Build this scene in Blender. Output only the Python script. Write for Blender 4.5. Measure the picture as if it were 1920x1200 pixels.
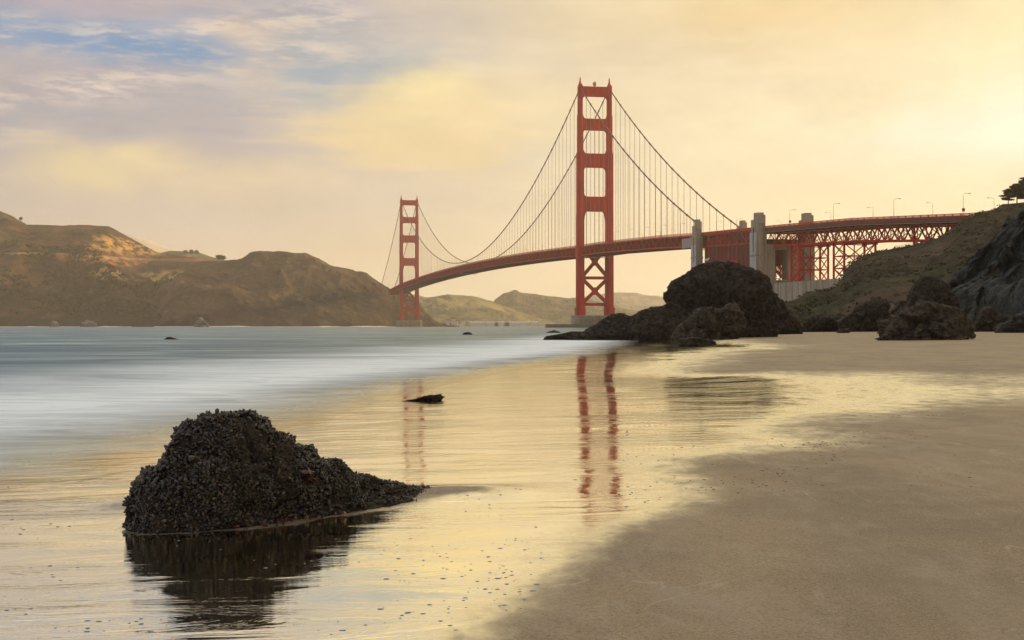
import bpy, math, random
import numpy as np
from mathutils import Vector, Matrix

for o in list(bpy.data.objects):
    bpy.data.objects.remove(o)
random.seed(7)
RS = np.random.RandomState(7)
SC = bpy.context.scene
COL = SC.collection
R = math.radians

# ------------------------------------------------------------------ camera
F, HZ, H = 2818.0, 611.0, 1.6           # focal length in photo pixels, horizon row, eye height above the sea
cam = bpy.data.cameras.new('camera')
co = bpy.data.objects.new('camera', cam)
COL.objects.link(co)
co.location = (0, 0, H)
co.rotation_euler = (R(90), 0, 0)
cam.sensor_width = 36.0
cam.lens = 36.0 * F / 1920.0
cam.shift_y = (HZ - 600.0) / 1920.0
cam.clip_start = 0.1
cam.clip_end = 40000
SC.camera = co

# ------------------------------------------------------------------ light
SUN_AZ, SUN_EL = 58.0, 10.0              # azimuth to the right of the view axis, elevation
SKY_STRENGTH = 0.1
sun = bpy.data.lights.new('sun', 'SUN')
sun.energy = 5.0
sun.angle = R(0.6)
sun.color = (1.0, 0.66, 0.30)
so = bpy.data.objects.new('sun', sun)
COL.objects.link(so)
so.location = (300, 100, 300)
sd = Vector((math.sin(R(SUN_AZ)) * math.cos(R(SUN_EL)), math.cos(R(SUN_AZ)) * math.cos(R(SUN_EL)), math.sin(R(SUN_EL))))
so.rotation_euler = sd.to_track_quat('Z', 'Y').to_euler()
SC.view_settings.view_transform = 'Standard'
SC.view_settings.look = 'None'
SC.view_settings.exposure = 0.0
SC.view_settings.gamma = 1.0
SC.cycles.use_denoising = True
SC.cycles.volume_bounces = 1
SC.cycles.max_bounces = 8
SC.cycles.transparent_max_bounces = 8

# ------------------------------------------------------------------ node helper
def lin(r, g, b):
    f = lambda c: (c / 255 / 12.92) if c / 255 <= 0.04045 else ((c / 255 + 0.055) / 1.055) ** 2.4
    return (f(r), f(g), f(b), 1.0)

class NT:
    def __init__(s, tree):
        s.t = tree; s.n = tree.nodes; s.l = tree.links
    def new(s, kind, **kw):
        n = s.n.new(kind)
        for k, v in kw.items(): setattr(n, k, v)
        return n
    def put(s, sock, v):
        if isinstance(v, bpy.types.NodeSocket): s.l.new(v, sock)
        elif v is not None:
            if sock.type == 'RGBA' and isinstance(v, (tuple, list)) and len(v) == 3: v = (*v, 1)
            sock.default_value = v
    def m(s, op, a, b=None, c=None, clamp=False):
        n = s.new('ShaderNodeMath', operation=op, use_clamp=clamp)
        s.put(n.inputs[0], a)
        if b is not None: s.put(n.inputs[1], b)
        if c is not None: s.put(n.inputs[2], c)
        return n.outputs[0]
    def vm(s, op, a, b=None):
        n = s.new('ShaderNodeVectorMath', operation=op)
        s.put(n.inputs[0], a)
        if b is not None: s.put(n.inputs[1], b)
        return n.outputs[0]
    def mix(s, f, a, b, blend='MIX'):
        n = s.new('ShaderNodeMix', data_type='RGBA', blend_type=blend)
        s.put(n.inputs[0], f); s.put(n.inputs[6], a); s.put(n.inputs[7], b)
        return n.outputs[2]
    def noise(s, vec, scale, detail=4, rough=0.55, out=0, dist=0.0):
        n = s.new('ShaderNodeTexNoise')
        s.put(n.inputs['Vector'], vec); n.inputs['Scale'].default_value = scale
        n.inputs['Detail'].default_value = detail; n.inputs['Roughness'].default_value = rough
        n.inputs['Distortion'].default_value = dist
        return n.outputs[out]
    def ramp(s, v, lo, hi, a=0.0, b=1.0, smooth=True):
        n = s.new('ShaderNodeMapRange', interpolation_type='SMOOTHSTEP' if smooth else 'LINEAR')
        s.put(n.inputs[0], v); s.put(n.inputs[1], lo); s.put(n.inputs[2], hi); s.put(n.inputs[3], a); s.put(n.inputs[4], b)
        return n.outputs[0]
    def scalev(s, vec, sc, rot=(0, 0, 0), loc=(0, 0, 0)):
        n = s.new('ShaderNodeMapping')
        s.put(n.inputs[0], vec); n.inputs['Scale'].default_value = sc; n.inputs['Rotation'].default_value = rot
        n.inputs['Location'].default_value = loc
        return n.outputs[0]
    def bump(s, h, strength, dist, normal=None):
        n = s.new('ShaderNodeBump')
        s.put(n.inputs['Height'], h); s.put(n.inputs['Strength'], strength); s.put(n.inputs['Distance'], dist)
        if normal is not None: s.put(n.inputs['Normal'], normal)
        return n.outputs[0]

# ------------------------------------------------------------------ sky
w = bpy.data.worlds.new('World')
SC.world = w
w.use_nodes = True
N = NT(w.node_tree)
N.n.clear()
tc = N.new('ShaderNodeTexCoord').outputs['Generated']
sx = N.new('ShaderNodeSeparateXYZ'); N.l.new(tc, sx.inputs[0])
az = N.m('ARCTAN2', sx.outputs[0], sx.outputs[1])
el = N.m('ARCSINE', sx.outputs[2])
# unit: u, v in thousandths of the photo's pixel scale, measured along the sky in azimuth / elevation
U0 = N.m('MULTIPLY', az, F / 1000)
V0 = N.m('MULTIPLY', N.m('MAXIMUM', el, 0.0), F / 1000)
cb = N.new('ShaderNodeCombineXYZ'); N.l.new(U0, cb.inputs[0]); N.l.new(V0, cb.inputs[1])
uv = cb.outputs[0]
wn = N.noise(N.scalev(uv, (1, 1.6, 1)), 3.2, 5, 0.55, out=1)
ws = N.vm('SUBTRACT', wn, (0.5, 0.5, 0.5))
wsx = N.new('ShaderNodeSeparateXYZ'); N.l.new(ws, wsx.inputs[0])
U = N.m('MULTIPLY_ADD', wsx.outputs[0], 0.32, U0)
V = N.m('MULTIPLY_ADD', wsx.outputs[1], 0.16, V0)
U2 = N.m('MULTIPLY_ADD', wsx.outputs[0], 0.22, U0); V2 = N.m('MULTIPLY_ADD', wsx.outputs[1], 0.06, V0)
def uvpx(px, py):
    return math.atan((px - 960) / F) * F / 1000, math.atan((HZ - py) / F) * F / 1000
def blob(px, py, sx_, sy_, amt=1.0, tilt=0.0, u=None, v=None):
    a, b = uvpx(px, py)
    du = N.m('SUBTRACT', U if u is None else u, a)
    dv = N.m('SUBTRACT', V if v is None else v, b)
    if tilt:
        dv = N.m('MULTIPLY_ADD', du, tilt, dv)
    du = N.m('DIVIDE', du, sx_ / 1000); dv = N.m('DIVIDE', dv, sy_ / 1000)
    r2 = N.m('MULTIPLY_ADD', du, du, N.m('MULTIPLY', dv, dv))
    e = N.m('POWER', 2.71828, N.m('MULTIPLY', r2, -1.0))
    return N.m('MULTIPLY', e, amt, clamp=True)
c = N.mix(N.ramp(U0, -0.95, 0.85), lin(198, 184, 170), lin(243, 226, 184))
c = N.mix(N.ramp(V0, 0.33, -0.02), c, N.mix(N.ramp(U0, -0.9, 0.6), lin(226, 206, 166), lin(248, 229, 186)))
streak = N.noise(N.scalev(uv, (1.0, 6.5, 1), (0, 0, R(5))), 4.0, 7, 0.6)
streak2 = N.noise(N.scalev(uv, (1.0, 5.0, 1), (0, 0, R(8)), (3, 1, 0)), 11.0, 6, 0.65)
def lay(c, m, col): return N.mix(m, c, lin(*col))
c = lay(c, blob(150, 130, 560, 280, .85), (168, 162, 172))          # mauve grey upper left
c = lay(c, blob(100, 250, 420, 80, .6), (166, 162, 166))
c = lay(c, blob(330, 215, 260, 60, .35), (168, 168, 172))
c = lay(c, blob(60, 20, 180, 40, .5), (182, 162, 176))
c = lay(c, blob(520, 25, 330, 45, .75), (154, 156, 172))
c = lay(c, N.m('MULTIPLY', blob(650, 125, 230, 62, 1.0), N.ramp(streak, .2, .5)), (152, 168, 180))
c = lay(c, blob(745, 165, 110, 26, .8), (166, 178, 180))
c = lay(c, blob(990, 95, 190, 70, .45), (214, 200, 176))
c = lay(c, blob(250, 38, 220, 16, .6, tilt=-0.12), (140, 158, 182))
c = lay(c, N.m('MULTIPLY', blob(300, 58, 330, 24, 1.0, tilt=-0.09), N.ramp(streak2, .38, .6)), (224, 208, 192))
c = lay(c, N.m('MULTIPLY', blob(250, 150, 300, 34, .9, tilt=-0.16), N.ramp(streak2, .42, .64)), (222, 206, 190))
c = lay(c, N.m('MULTIPLY', blob(560, 95, 140, 16, .8), N.ramp(streak2, .4, .6)), (224, 208, 188))
c = lay(c, N.m('MULTIPLY', blob(600, 40, 120, 30, .8), N.ramp(streak2, .42, .62)), (214, 200, 184))
c = lay(c, blob(465, 100, 78, 60, .75), (226, 198, 166))
c = lay(c, N.m('MULTIPLY', blob(300, 110, 700, 170, .5), N.ramp(streak, .48, .7)), (206, 192, 184))
c = lay(c, N.m('MULTIPLY', blob(200, 230, 500, 60, .7), N.ramp(streak2, .5, .36)), (160, 162, 172))
gap = N.m('MULTIPLY', N.ramp(streak2, .66, .44, .35, 1.0), 1.0)
c = lay(c, N.m('MULTIPLY', blob(205, 92, 260, 32, 1.0, tilt=0.07, u=U2, v=V2), gap), (108, 147, 184))
c = lay(c, N.m('MULTIPLY', blob(350, 108, 105, 28, .9, u=U2, v=V2), gap), (104, 146, 184))
c = lay(c, N.m('MULTIPLY', blob(100, 88, 150, 20, .6, u=U2, v=V2), gap), (118, 148, 182))
# golden cloud banks
bank = N.ramp(N.m('ADD', blob(770, 250, 250, 92, 1.0), N.m('MULTIPLY', N.m('SUBTRACT', streak, .5), .9)), .12, .85)
c = N.mix(N.m('MULTIPLY', bank, .8), c, lin(236, 210, 154))
c = lay(c, blob(785, 176, 75, 30, .95), (243, 222, 166))
c = lay(c, blob(1010, 190, 190, 55, .6), (244, 222, 172))
c = lay(c, blob(180, 345, 110, 50, .8), (230, 210, 158))
c = lay(c, blob(300, 318, 60, 32, .8), (230, 208, 160))
c = lay(c, blob(440, 350, 180, 40, .6), (230, 208, 164))
c = lay(c, N.m('MULTIPLY', blob(400, 300, 500, 60, .5), N.ramp(streak, .55, .7)), (226, 206, 168))
c = lay(c, blob(1420, 15, 330, 75, .85), (232, 202, 146))
c = lay(c, blob(1150, 60, 240, 70, .5), (218, 200, 168))
c = lay(c, N.m('MULTIPLY', blob(1350, 130, 420, 60, .6), N.ramp(streak, .35, .62)), (228, 208, 174))
c = lay(c, blob(1880, 268, 240, 60, 1.0), (252, 243, 220))
c = lay(c, blob(1560, 235, 170, 30, .6), (253, 241, 202))
c = lay(c, N.m('MULTIPLY', blob(1500, 200, 600, 200, .4), N.ramp(streak, .5, .72)), (252, 238, 200))
c = lay(c, blob(1900, 60, 130, 100, .6), (250, 230, 178))
c = lay(c, blob(2200, 260, 260, 150, .8), (255, 246, 214))
# above the frame and behind
c = N.mix(N.ramp(V0, .62, .85, 0, .92), c, N.mix(N.ramp(U0, -1.1, -.1), lin(200, 204, 212), lin(276, 250, 186)))   # gold added to the unseen sky so the wet sand reflects brighter
c = N.mix(N.ramp(V0, 1.5, 2.6, 0, .95), c, N.mix(N.ramp(U0, -2.5, 2.5), lin(204, 208, 220), lin(222, 216, 208)))
c = N.mix(N.ramp(N.m('ABSOLUTE', az), 1.2, 2.4, 0, .7), c, lin(168, 172, 186))
bn = N.ramp(N.noise(N.scalev(uv, (1, 2.4, 1)), 4.0, 7, .62), .25, .75, .89, 1.09, smooth=False)
c = N.vm('SCALE', c); c.node.inputs['Scale'].default_value = 1.0
N.put(c.node.inputs['Scale'], bn)
nish = N.new('ShaderNodeTexSky', sky_type='NISHITA')
nish.sun_disc = False
nish.sun_elevation = R(SUN_EL)
nish.sun_rotation = R(SUN_AZ)
nish.air_density = 1.2; nish.dust_density = 2.0
CLOUD_GAIN = 1.13 / SKY_STRENGTH
cl = N.vm('SCALE', c); cl.node.inputs['Scale'].default_value = CLOUD_GAIN
skyc = N.mix(0.975, nish.outputs[0], cl)
bg = N.new('ShaderNodeBackground')
N.put(bg.inputs[0], skyc); bg.inputs[1].default_value = SKY_STRENGTH
wo = N.new('ShaderNodeOutputWorld'); N.l.new(bg.outputs[0], wo.inputs[0])

# ------------------------------------------------------------------ helpers
def smooth01(x):
    x = np.clip(x, 0, 1); return x * x * (3 - 2 * x)

def _hash(ix, iy, iz, seed):
    h = (ix.astype(np.int64) * 374761393 + iy.astype(np.int64) * 668265263 + iz.astype(np.int64) * 2147483647 + seed * 1274126177) & 0xFFFFFFFF
    h = ((h ^ (h >> 13)) * 1274126177) & 0xFFFFFFFF
    h = ((h ^ (h >> 16)) * 2246822519) & 0xFFFFFFFF
    return ((h ^ (h >> 15)) & 0xFFFFFF) / float(0xFFFFFF)
def vnoise(x, y, z, seed=0):
    x, y, z = np.broadcast_arrays(np.asarray(x, float), np.asarray(y, float), np.asarray(z, float))
    ix, iy, iz = np.floor(x), np.floor(y), np.floor(z)
    fx, fy, fz = x - ix, y - iy, z - iz
    q = lambda t: t * t * t * (t * (t * 6 - 15) + 10)
    fx, fy, fz = q(fx), q(fy), q(fz)
    r = 0
    for a in (0, 1):
        for b in (0, 1):
            for c_ in (0, 1):
                r = r + _hash(ix + a, iy + b, iz + c_, seed) * (fx if a else 1 - fx) * (fy if b else 1 - fy) * (fz if c_ else 1 - fz)
    return r * 2 - 1
def fbm(x, y, z=0.0, oct=5, gain=0.5, seed=0, ridged=False):
    r, a, f, tot = 0, 1.0, 1.0, 0
    for i in range(oct):
        n = vnoise(np.asarray(x) * f + i * 17.3, np.asarray(y) * f - i * 9.1, np.asarray(z) * f + i * 3.7, seed + i)
        r = r + a * ((1 - 2 * np.abs(n)) if ridged else n)
        tot += a; a *= gain; f *= 2.03
    return r / tot

def fracture(P, size, ncell, tilt, seed, warp=.25):
    """offset along the facing for jointed rock: every block has its own step and tilt"""
    rs = np.random.RandomState(seed); sh = P.shape[:-1]; Q = P.reshape(-1, 3)
    cs_ = size / ncell
    Wp = np.stack([fbm(Q[:, 0] / cs_ * .8 + 7 * k, Q[:, 1] / cs_ * .8, Q[:, 2] / cs_ * .8, 3, .5, seed + 60 + k) for k in range(3)], -1) * cs_ * warp
    Qw = Q + Wp
    lo, hi = Q.min(0) - cs_, Q.max(0) + cs_
    nb = np.maximum(((hi - lo) / cs_).astype(int), 1)
    S = np.stack(np.meshgrid(*[lo[a] + (np.arange(nb[a]) + .5) * (hi[a] - lo[a]) / nb[a] for a in range(3)], indexing='ij'), -1).reshape(-1, 3)
    S = S + rs.uniform(-.48, .48, S.shape) * cs_
    T = rs.normal(0, 1, S.shape) * tilt; O = rs.uniform(-1, 1, len(S)) * cs_ * tilt * .55
    out = np.zeros(len(Q))
    for i0 in range(0, len(Q), 4000):
        q = Qw[i0:i0 + 4000]; d2 = ((q[:, None, :] - S[None]) ** 2).sum(-1); j = d2.argmin(1)
        out[i0:i0 + 4000] = O[j] + ((q - S[j]) * T[j]).sum(-1)
    return out.reshape(sh)

def tag(o, label=None, cat=None, group=None, kind=None):
    if label: o['label'] = label
    if cat: o['category'] = cat
    if group: o['group'] = group
    if kind: o['kind'] = kind
    return o
def mesh_from(name, verts, faces, mat=None, smooth=False):
    me = bpy.data.meshes.new(name)
    if isinstance(verts, np.ndarray) and isinstance(faces, np.ndarray):
        nv, nf, k = len(verts), len(faces), faces.shape[1]
        me.vertices.add(nv); me.vertices.foreach_set('co', verts.astype(np.float32).ravel())
        me.loops.add(nf * k); me.loops.foreach_set('vertex_index', faces.astype(np.int32).ravel())
        me.polygons.add(nf); me.polygons.foreach_set('loop_start', np.arange(0, nf * k, k, dtype=np.int32))
        me.update(calc_edges=True); me.validate()
    else:
        me.from_pydata([tuple(v) for v in verts], [], [tuple(f) for f in faces]); me.update()
    if smooth: me.polygons.foreach_set('use_smooth', np.ones(len(me.polygons), bool))
    if mat: me.materials.append(mat)
    return me
def link(name, me, parent=None, loc=None):
    o = bpy.data.objects.new(name, me); COL.objects.link(o)
    if parent: o.parent = parent
    if loc is not None: o.location = loc
    return o
def empty(name, loc, rz=0.0, parent=None):
    o = bpy.data.objects.new(name, None); COL.objects.link(o)
    o.location = loc; o.rotation_euler = (0, 0, rz); o.empty_display_size = 0.2
    if parent: o.parent = parent
    return o
def copy_tree(o, parent=None):
    c_ = o.copy(); COL.objects.link(c_); c_.parent = parent
    for ch in o.children: copy_tree(ch, c_)
    return c_

class MB:
    """collects boxes, bars, tubes and prisms for one mesh"""
    def __init__(s): s.v = []; s.f = []
    def box(s, x0, x1, y0, y1, z0, z1):
        b = len(s.v)
        s.v += [(x0, y0, z0), (x1, y0, z0), (x1, y1, z0), (x0, y1, z0), (x0, y0, z1), (x1, y0, z1), (x1, y1, z1), (x0, y1, z1)]
        s.f += [tuple(b + i for i in q) for q in ((0, 3, 2, 1), (4, 5, 6, 7), (0, 1, 5, 4), (1, 2, 6, 5), (2, 3, 7, 6), (3, 0, 4, 7))]
    def bar(s, p, q, wx, wz, up=(0, 0, 1)):
        p, q = Vector(p), Vector(q); d = (q - p).normalized(); up = Vector(up)
        if abs(d.dot(up)) > .98: up = Vector((0, 1, 0))
        a = d.cross(up).normalized(); c_ = a.cross(d).normalized()
        a *= wx / 2; c_ *= wz / 2; b = len(s.v)
        for e in (p, q):
            for i, j in ((-1, -1), (1, -1), (1, 1), (-1, 1)): s.v.append(tuple(e + a * i + c_ * j))
        s.f += [tuple(b + i for i in t) for t in ((0, 1, 2, 3), (7, 6, 5, 4), (0, 4, 5, 1), (1, 5, 6, 2), (2, 6, 7, 3), (3, 7, 4, 0))]
    def tube(s, pts, r, n=8, cap=True):
        b = len(s.v); pts = [Vector(p) for p in pts]
        rr = r if isinstance(r, (list, tuple)) else [r] * len(pts)
        for i, p in enumerate(pts):
            d = (pts[min(i + 1, len(pts) - 1)] - pts[max(i - 1, 0)]).normalized()
            up = Vector((0, 0, 1)) if abs(d.z) < .9 else Vector((1, 0, 0))
            a = d.cross(up).normalized(); c_ = a.cross(d)
            for k in range(n):
                t = 2 * math.pi * k / n
                s.v.append(tuple(p + (a * math.cos(t) + c_ * math.sin(t)) * rr[i]))
        for i in range(len(pts) - 1):
            for k in range(n):
                k2 = (k + 1) % n
                s.f.append((b + i * n + k, b + i * n + k2, b + (i + 1) * n + k2, b + (i + 1) * n + k))
        if cap:
            s.f.append(tuple(b + k for k in range(n))[::-1])
            e = b + (len(pts) - 1) * n; s.f.append(tuple(e + k for k in range(n)))
    def prism(s, poly, z0, z1, top=None):
        """polygon in xy extruded in z (top: another polygon of the same size)"""
        b = len(s.v); n = len(poly); top = top or poly
        s.v += [(x, y, z0) for x, y in poly] + [(x, y, z1) for x, y in top]
        s.f.append(tuple(b + i for i in range(n))[::-1]); s.f.append(tuple(b + n + i for i in range(n)))
        for i in range(n):
            j = (i + 1) % n; s.f.append((b + i, b + j, b + n + j, b + n + i))
    def prism_y(s, poly, y0, y1):
        """polygon in xz extruded in y"""
        b = len(s.v); n = len(poly)
        s.v += [(x, y0, z) for x, z in poly] + [(x, y1, z) for x, z in poly]
        s.f.append(tuple(b + i for i in range(n))); s.f.append(tuple(b + n + i for i in range(n))[::-1])
        for i in range(n):
            j = (i + 1) % n; s.f.append((b + j, b + i, b + n + i, b + n + j))
    def build(s, name, mat, parent=None, smooth=False, loc=None):
        return link(name, mesh_from(name, s.v, s.f, mat, smooth), parent, loc)

def grid_faces(nr, nc, wrap=False):
    i = np.arange(nr - 1)[:, None]; j = np.arange(nc if wrap else nc - 1)[None, :]
    a = i * nc + j; b = i * nc + (j + 1) % nc
    return np.stack([a, b, b + nc, a + nc], -1).reshape(-1, 4)

def mat(name):
    m = bpy.data.materials.new(name); m.use_nodes = True
    t = NT(m.node_tree); bs = t.n['Principled BSDF']
    return m, t, bs
def pos(t): return t.new('ShaderNodeNewGeometry').outputs['Position']
def objco(t): return t.new('ShaderNodeTexCoord').outputs['Object']

# ------------------------------------------------------------------ materials
def m_steel():
    m, t, b = mat('orange_red_steel')
    p = objco(t)
    n = t.noise(t.scalev(p, (.25, .25, .05)), 1.0, 5, .6)
    c_ = t.mix(t.ramp(n, .3, .75), (0.60, 0.018, 0.010), (0.30, 0.012, 0.008))
    t.put(b.inputs['Base Color'], c_); b.inputs['Roughness'].default_value = .6; b.inputs['Specular IOR Level'].default_value = .2
    return m
def m_plain(name, a, b_, scale=1.0, rough=.7, bump=0.0, stretch=(1, 1, 1), metallic=0.0):
    m, t, b = mat(name)
    p = objco(t)
    n = t.noise(t.scalev(p, stretch), scale, 6, .6)
    t.put(b.inputs['Base Color'], t.mix(t.ramp(n, .3, .7), a, b_)); b.inputs['Roughness'].default_value = rough
    b.inputs['Metallic'].default_value = metallic
    if bump: t.put(b.inputs['Normal'], t.bump(n, .6, bump))
    return m
def m_concrete(name, a, b_):
    m, t, b = mat(name)
    p = objco(t)
    n = t.noise(t.scalev(p, (.35, .35, .03)), 1.0, 6, .6)         # rain streaks
    n2 = t.noise(p, .12, 5, .6)
    sz = t.new('ShaderNodeSeparateXYZ'); t.put(sz.inputs[0], p)
    course = t.m('FRACT', t.m('DIVIDE', sz.outputs[2], 1.5))
    line = t.ramp(course, .0, .1, .78, 1.0)
    c_ = t.mix(t.ramp(n, .35, .68), a, b_)
    c_ = t.mix(t.ramp(n2, .45, .75, 0, .5), c_, tuple(x * .6 for x in a))
    v = t.vm('SCALE', c_); t.put(v.node.inputs['Scale'], line)
    t.put(b.inputs['Base Color'], v); b.inputs['Roughness'].default_value = .85
    return m
def m_rock(name, dark, light, scale=1.0, bump=.15, vein=None, rough=.75, green=None):
    m, t, b = mat(name)
    p = objco(t)
    n = t.noise(p, 1.1 * scale, 9, .62, dist=.4)
    n2 = t.noise(t.scalev(p, (1, 1, 2.2), (R(20), R(30), 0)), 3.5 * scale, 8, .65, dist=.6)
    vo = t.new('ShaderNodeTexVoronoi', feature='DISTANCE_TO_EDGE'); t.put(vo.inputs['Vector'], t.vm('ADD', p, t.vm('SCALE', t.noise(p, .8 * scale, 4, .6, out=1))))
    vo.inputs['Scale'].default_value = .55 * scale
    crack = t.ramp(vo.outputs['Distance'], 0, .09)
    c_ = t.mix(t.ramp(n, .36, .68), dark, light)
    c_ = t.mix(t.ramp(n2, .5, .8, 0, .6), c_, tuple(min(1, x * 1.5) for x in light))
    if green is not None:
        c_ = t.mix(t.ramp(t.noise(p, .5 * scale, 6, .6), .5, .66, 0, .8), c_, green)
    if vein is not None:
        c_ = t.mix(t.m('MULTIPLY', t.ramp(t.noise(t.scalev(p, (1, 1, .5), (0, R(35), 0)), 1.6 * scale, 9, .7, dist=1.0), .63, .72), t.ramp(t.noise(p, .25 * scale, 3), .45, .6)), c_, vein)
    t.put(b.inputs['Base Color'], c_); b.inputs['Roughness'].default_value = rough
    b.inputs['Specular IOR Level'].default_value = .22
    hsum = t.m('ADD', t.m('ADD', n, t.m('MULTIPLY', n2, .7)), t.m('MULTIPLY', crack, .25))
    t.put(b.inputs['Normal'], t.bump(hsum, 1.0, bump))
    return m
def m_hill(name, cols, scale, bump, red=None, redamt=0.0, pale=None, patches=()):
    m, t, b = mat(name)
    p = pos(t)
    n = t.noise(p, .9 * scale, 8, .62, dist=.5)
    n2 = t.noise(t.scalev(p, (1, .6, 1.6)), 4.5 * scale, 8, .68)
    n3 = t.noise(p, .22 * scale, 6, .6)
    c_ = t.mix(t.ramp(n, .42, .58), cols[0], cols[1])
    c_ = t.mix(t.ramp(n3, .47, .56), c_, cols[2])
    c_ = t.mix(t.ramp(n2, .50, .66, 0, .85), c_, cols[3])
    c_ = t.mix(t.ramp(t.noise(t.vm('ADD', p, (77, 31, 5)), 2.2 * scale, 6, .62), .52, .62, 0, .7), c_, tuple(x * .45 for x in cols[0]))
    if red is not None:
        c_ = t.mix(t.m('MULTIPLY', t.ramp(t.noise(t.vm('ADD', p, (900, 50, 10)), .3 * scale, 7, .6), .54, .66), redamt), c_, red)
    if pale is not None:
        c_ = t.mix(t.ramp(t.noise(t.scalev(t.vm('ADD', p, (333, 5, 10)), (.6, .6, 1.5)), .8 * scale, 9, .7, dist=.8), .64, .72, 0, .75), c_, pale)
    for (cx, cz, rx, rz, colr, thr) in patches:      # golden sunlit patches painted into the ground colour, and bare red earth
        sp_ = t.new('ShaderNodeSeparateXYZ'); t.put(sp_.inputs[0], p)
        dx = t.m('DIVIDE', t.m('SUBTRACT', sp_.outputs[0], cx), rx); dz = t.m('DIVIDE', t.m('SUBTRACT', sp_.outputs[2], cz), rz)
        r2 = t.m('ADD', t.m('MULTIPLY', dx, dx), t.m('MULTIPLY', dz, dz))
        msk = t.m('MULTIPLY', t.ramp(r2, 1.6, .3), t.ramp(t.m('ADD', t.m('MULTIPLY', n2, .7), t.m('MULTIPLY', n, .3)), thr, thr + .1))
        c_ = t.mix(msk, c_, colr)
    t.put(b.inputs['Base Color'], c_); b.inputs['Roughness'].default_value = .9
    b.inputs['Specular IOR Level'].default_value = .15
    t.put(b.inputs['Normal'], t.bump(t.m('ADD', n, t.m('MULTIPLY', n2, .6)), .9, bump))
    return m
def m_leaf(name, a, b_):
    m, t, b = mat(name)
    n = t.noise(pos(t), .8, 4)
    t.put(b.inputs['Base Color'], t.mix(t.ramp(n, .35, .65), a, b_)); b.inputs['Roughness'].default_value = .7
    b.inputs['Specular IOR Level'].default_value = .2
    return m

STEEL = m_steel()
CABLE = m_plain('cable_steel', (.16, .035, .022), (.11, .028, .02), .5, .55)
ROPE = m_plain('suspender_steel', (.34, .15, .10), (.3, .12, .08), .3, .6)
CONC = m_concrete('weathered_concrete', (.42, .345, .245), (.21, .17, .115))
CONC_PALE = m_concrete('pale_concrete', (.50, .50, .48), (.36, .34, .30))
PANEL = m_plain('grey_panel', (.34, .31, .28), (.28, .25, .22), .4, .6)
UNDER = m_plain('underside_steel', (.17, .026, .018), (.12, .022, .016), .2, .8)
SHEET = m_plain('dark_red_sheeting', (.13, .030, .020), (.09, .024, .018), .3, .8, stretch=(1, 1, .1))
LAMPM = m_plain('lamp_post_paint', (.46, .30, .17), (.40, .24, .14), 1, .5)
LAMPH = m_plain('lamp_head_metal', (.3, .26, .2), (.25, .2, .16), 2, .5)
SIGNR = m_plain('red_sign_paint', (.45, .03, .02), (.38, .03, .02), 1, .5)
ASPH = m_plain('asphalt', (.05, .05, .05), (.06, .058, .055), .5, .9)

# ------------------------------------------------------------------ terrain functions
XS_Y = [-60, 0, 14.6, 25, 41, 58, 92, 150, 220, 300, 400, 900, 6000]
XS_X = [-8.0, -6.0, -5.0, -3.4, -1.9, .6, 6.6, 12.5, 20, 27, 42, 150, 700]
def xs(y): return np.interp(y, XS_Y, XS_X)
def ground(x, y):
    x = np.asarray(x, float); y = np.asarray(y, float)
    dx = x - xs(y)
    z = np.where(dx > 0, .03 * dx / (1 + np.maximum(dx, 0) / 40), np.maximum(.03 * dx, -3.0))
    # low hump of drained sand in the lee of the mussel rock
    z = z + .045 * np.exp(-(((x + .55) / .75) ** 2 + ((y - 13.25) / .55) ** 2))
    z = z - .085 * np.exp(-((y - 46) / 14.0) ** 2) * np.exp(-((x - 4.6) / 2.0) ** 2)
    z = z + np.where(dx > .5, .006 * fbm(x * .5, y * .35, 0, 3, seed=5), 0)
    return z
def gpt(px, py):
    """where the sight line through a photo pixel meets the sand"""
    d = np.geomspace(4, 900, 6000); x = (px - 960) / F * d; z = H - (py - HZ) / F * d
    g = ground(x, d)
    i = np.argmax(z <= np.maximum(g, 0))
    if i == 0: i = len(d) - 1
    return Vector((x[i], d[i], max(g[i], 0)))
def at(px, py, d): return Vector(((px - 960) / F * d, d, H - (py - HZ) / F * d))

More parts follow.
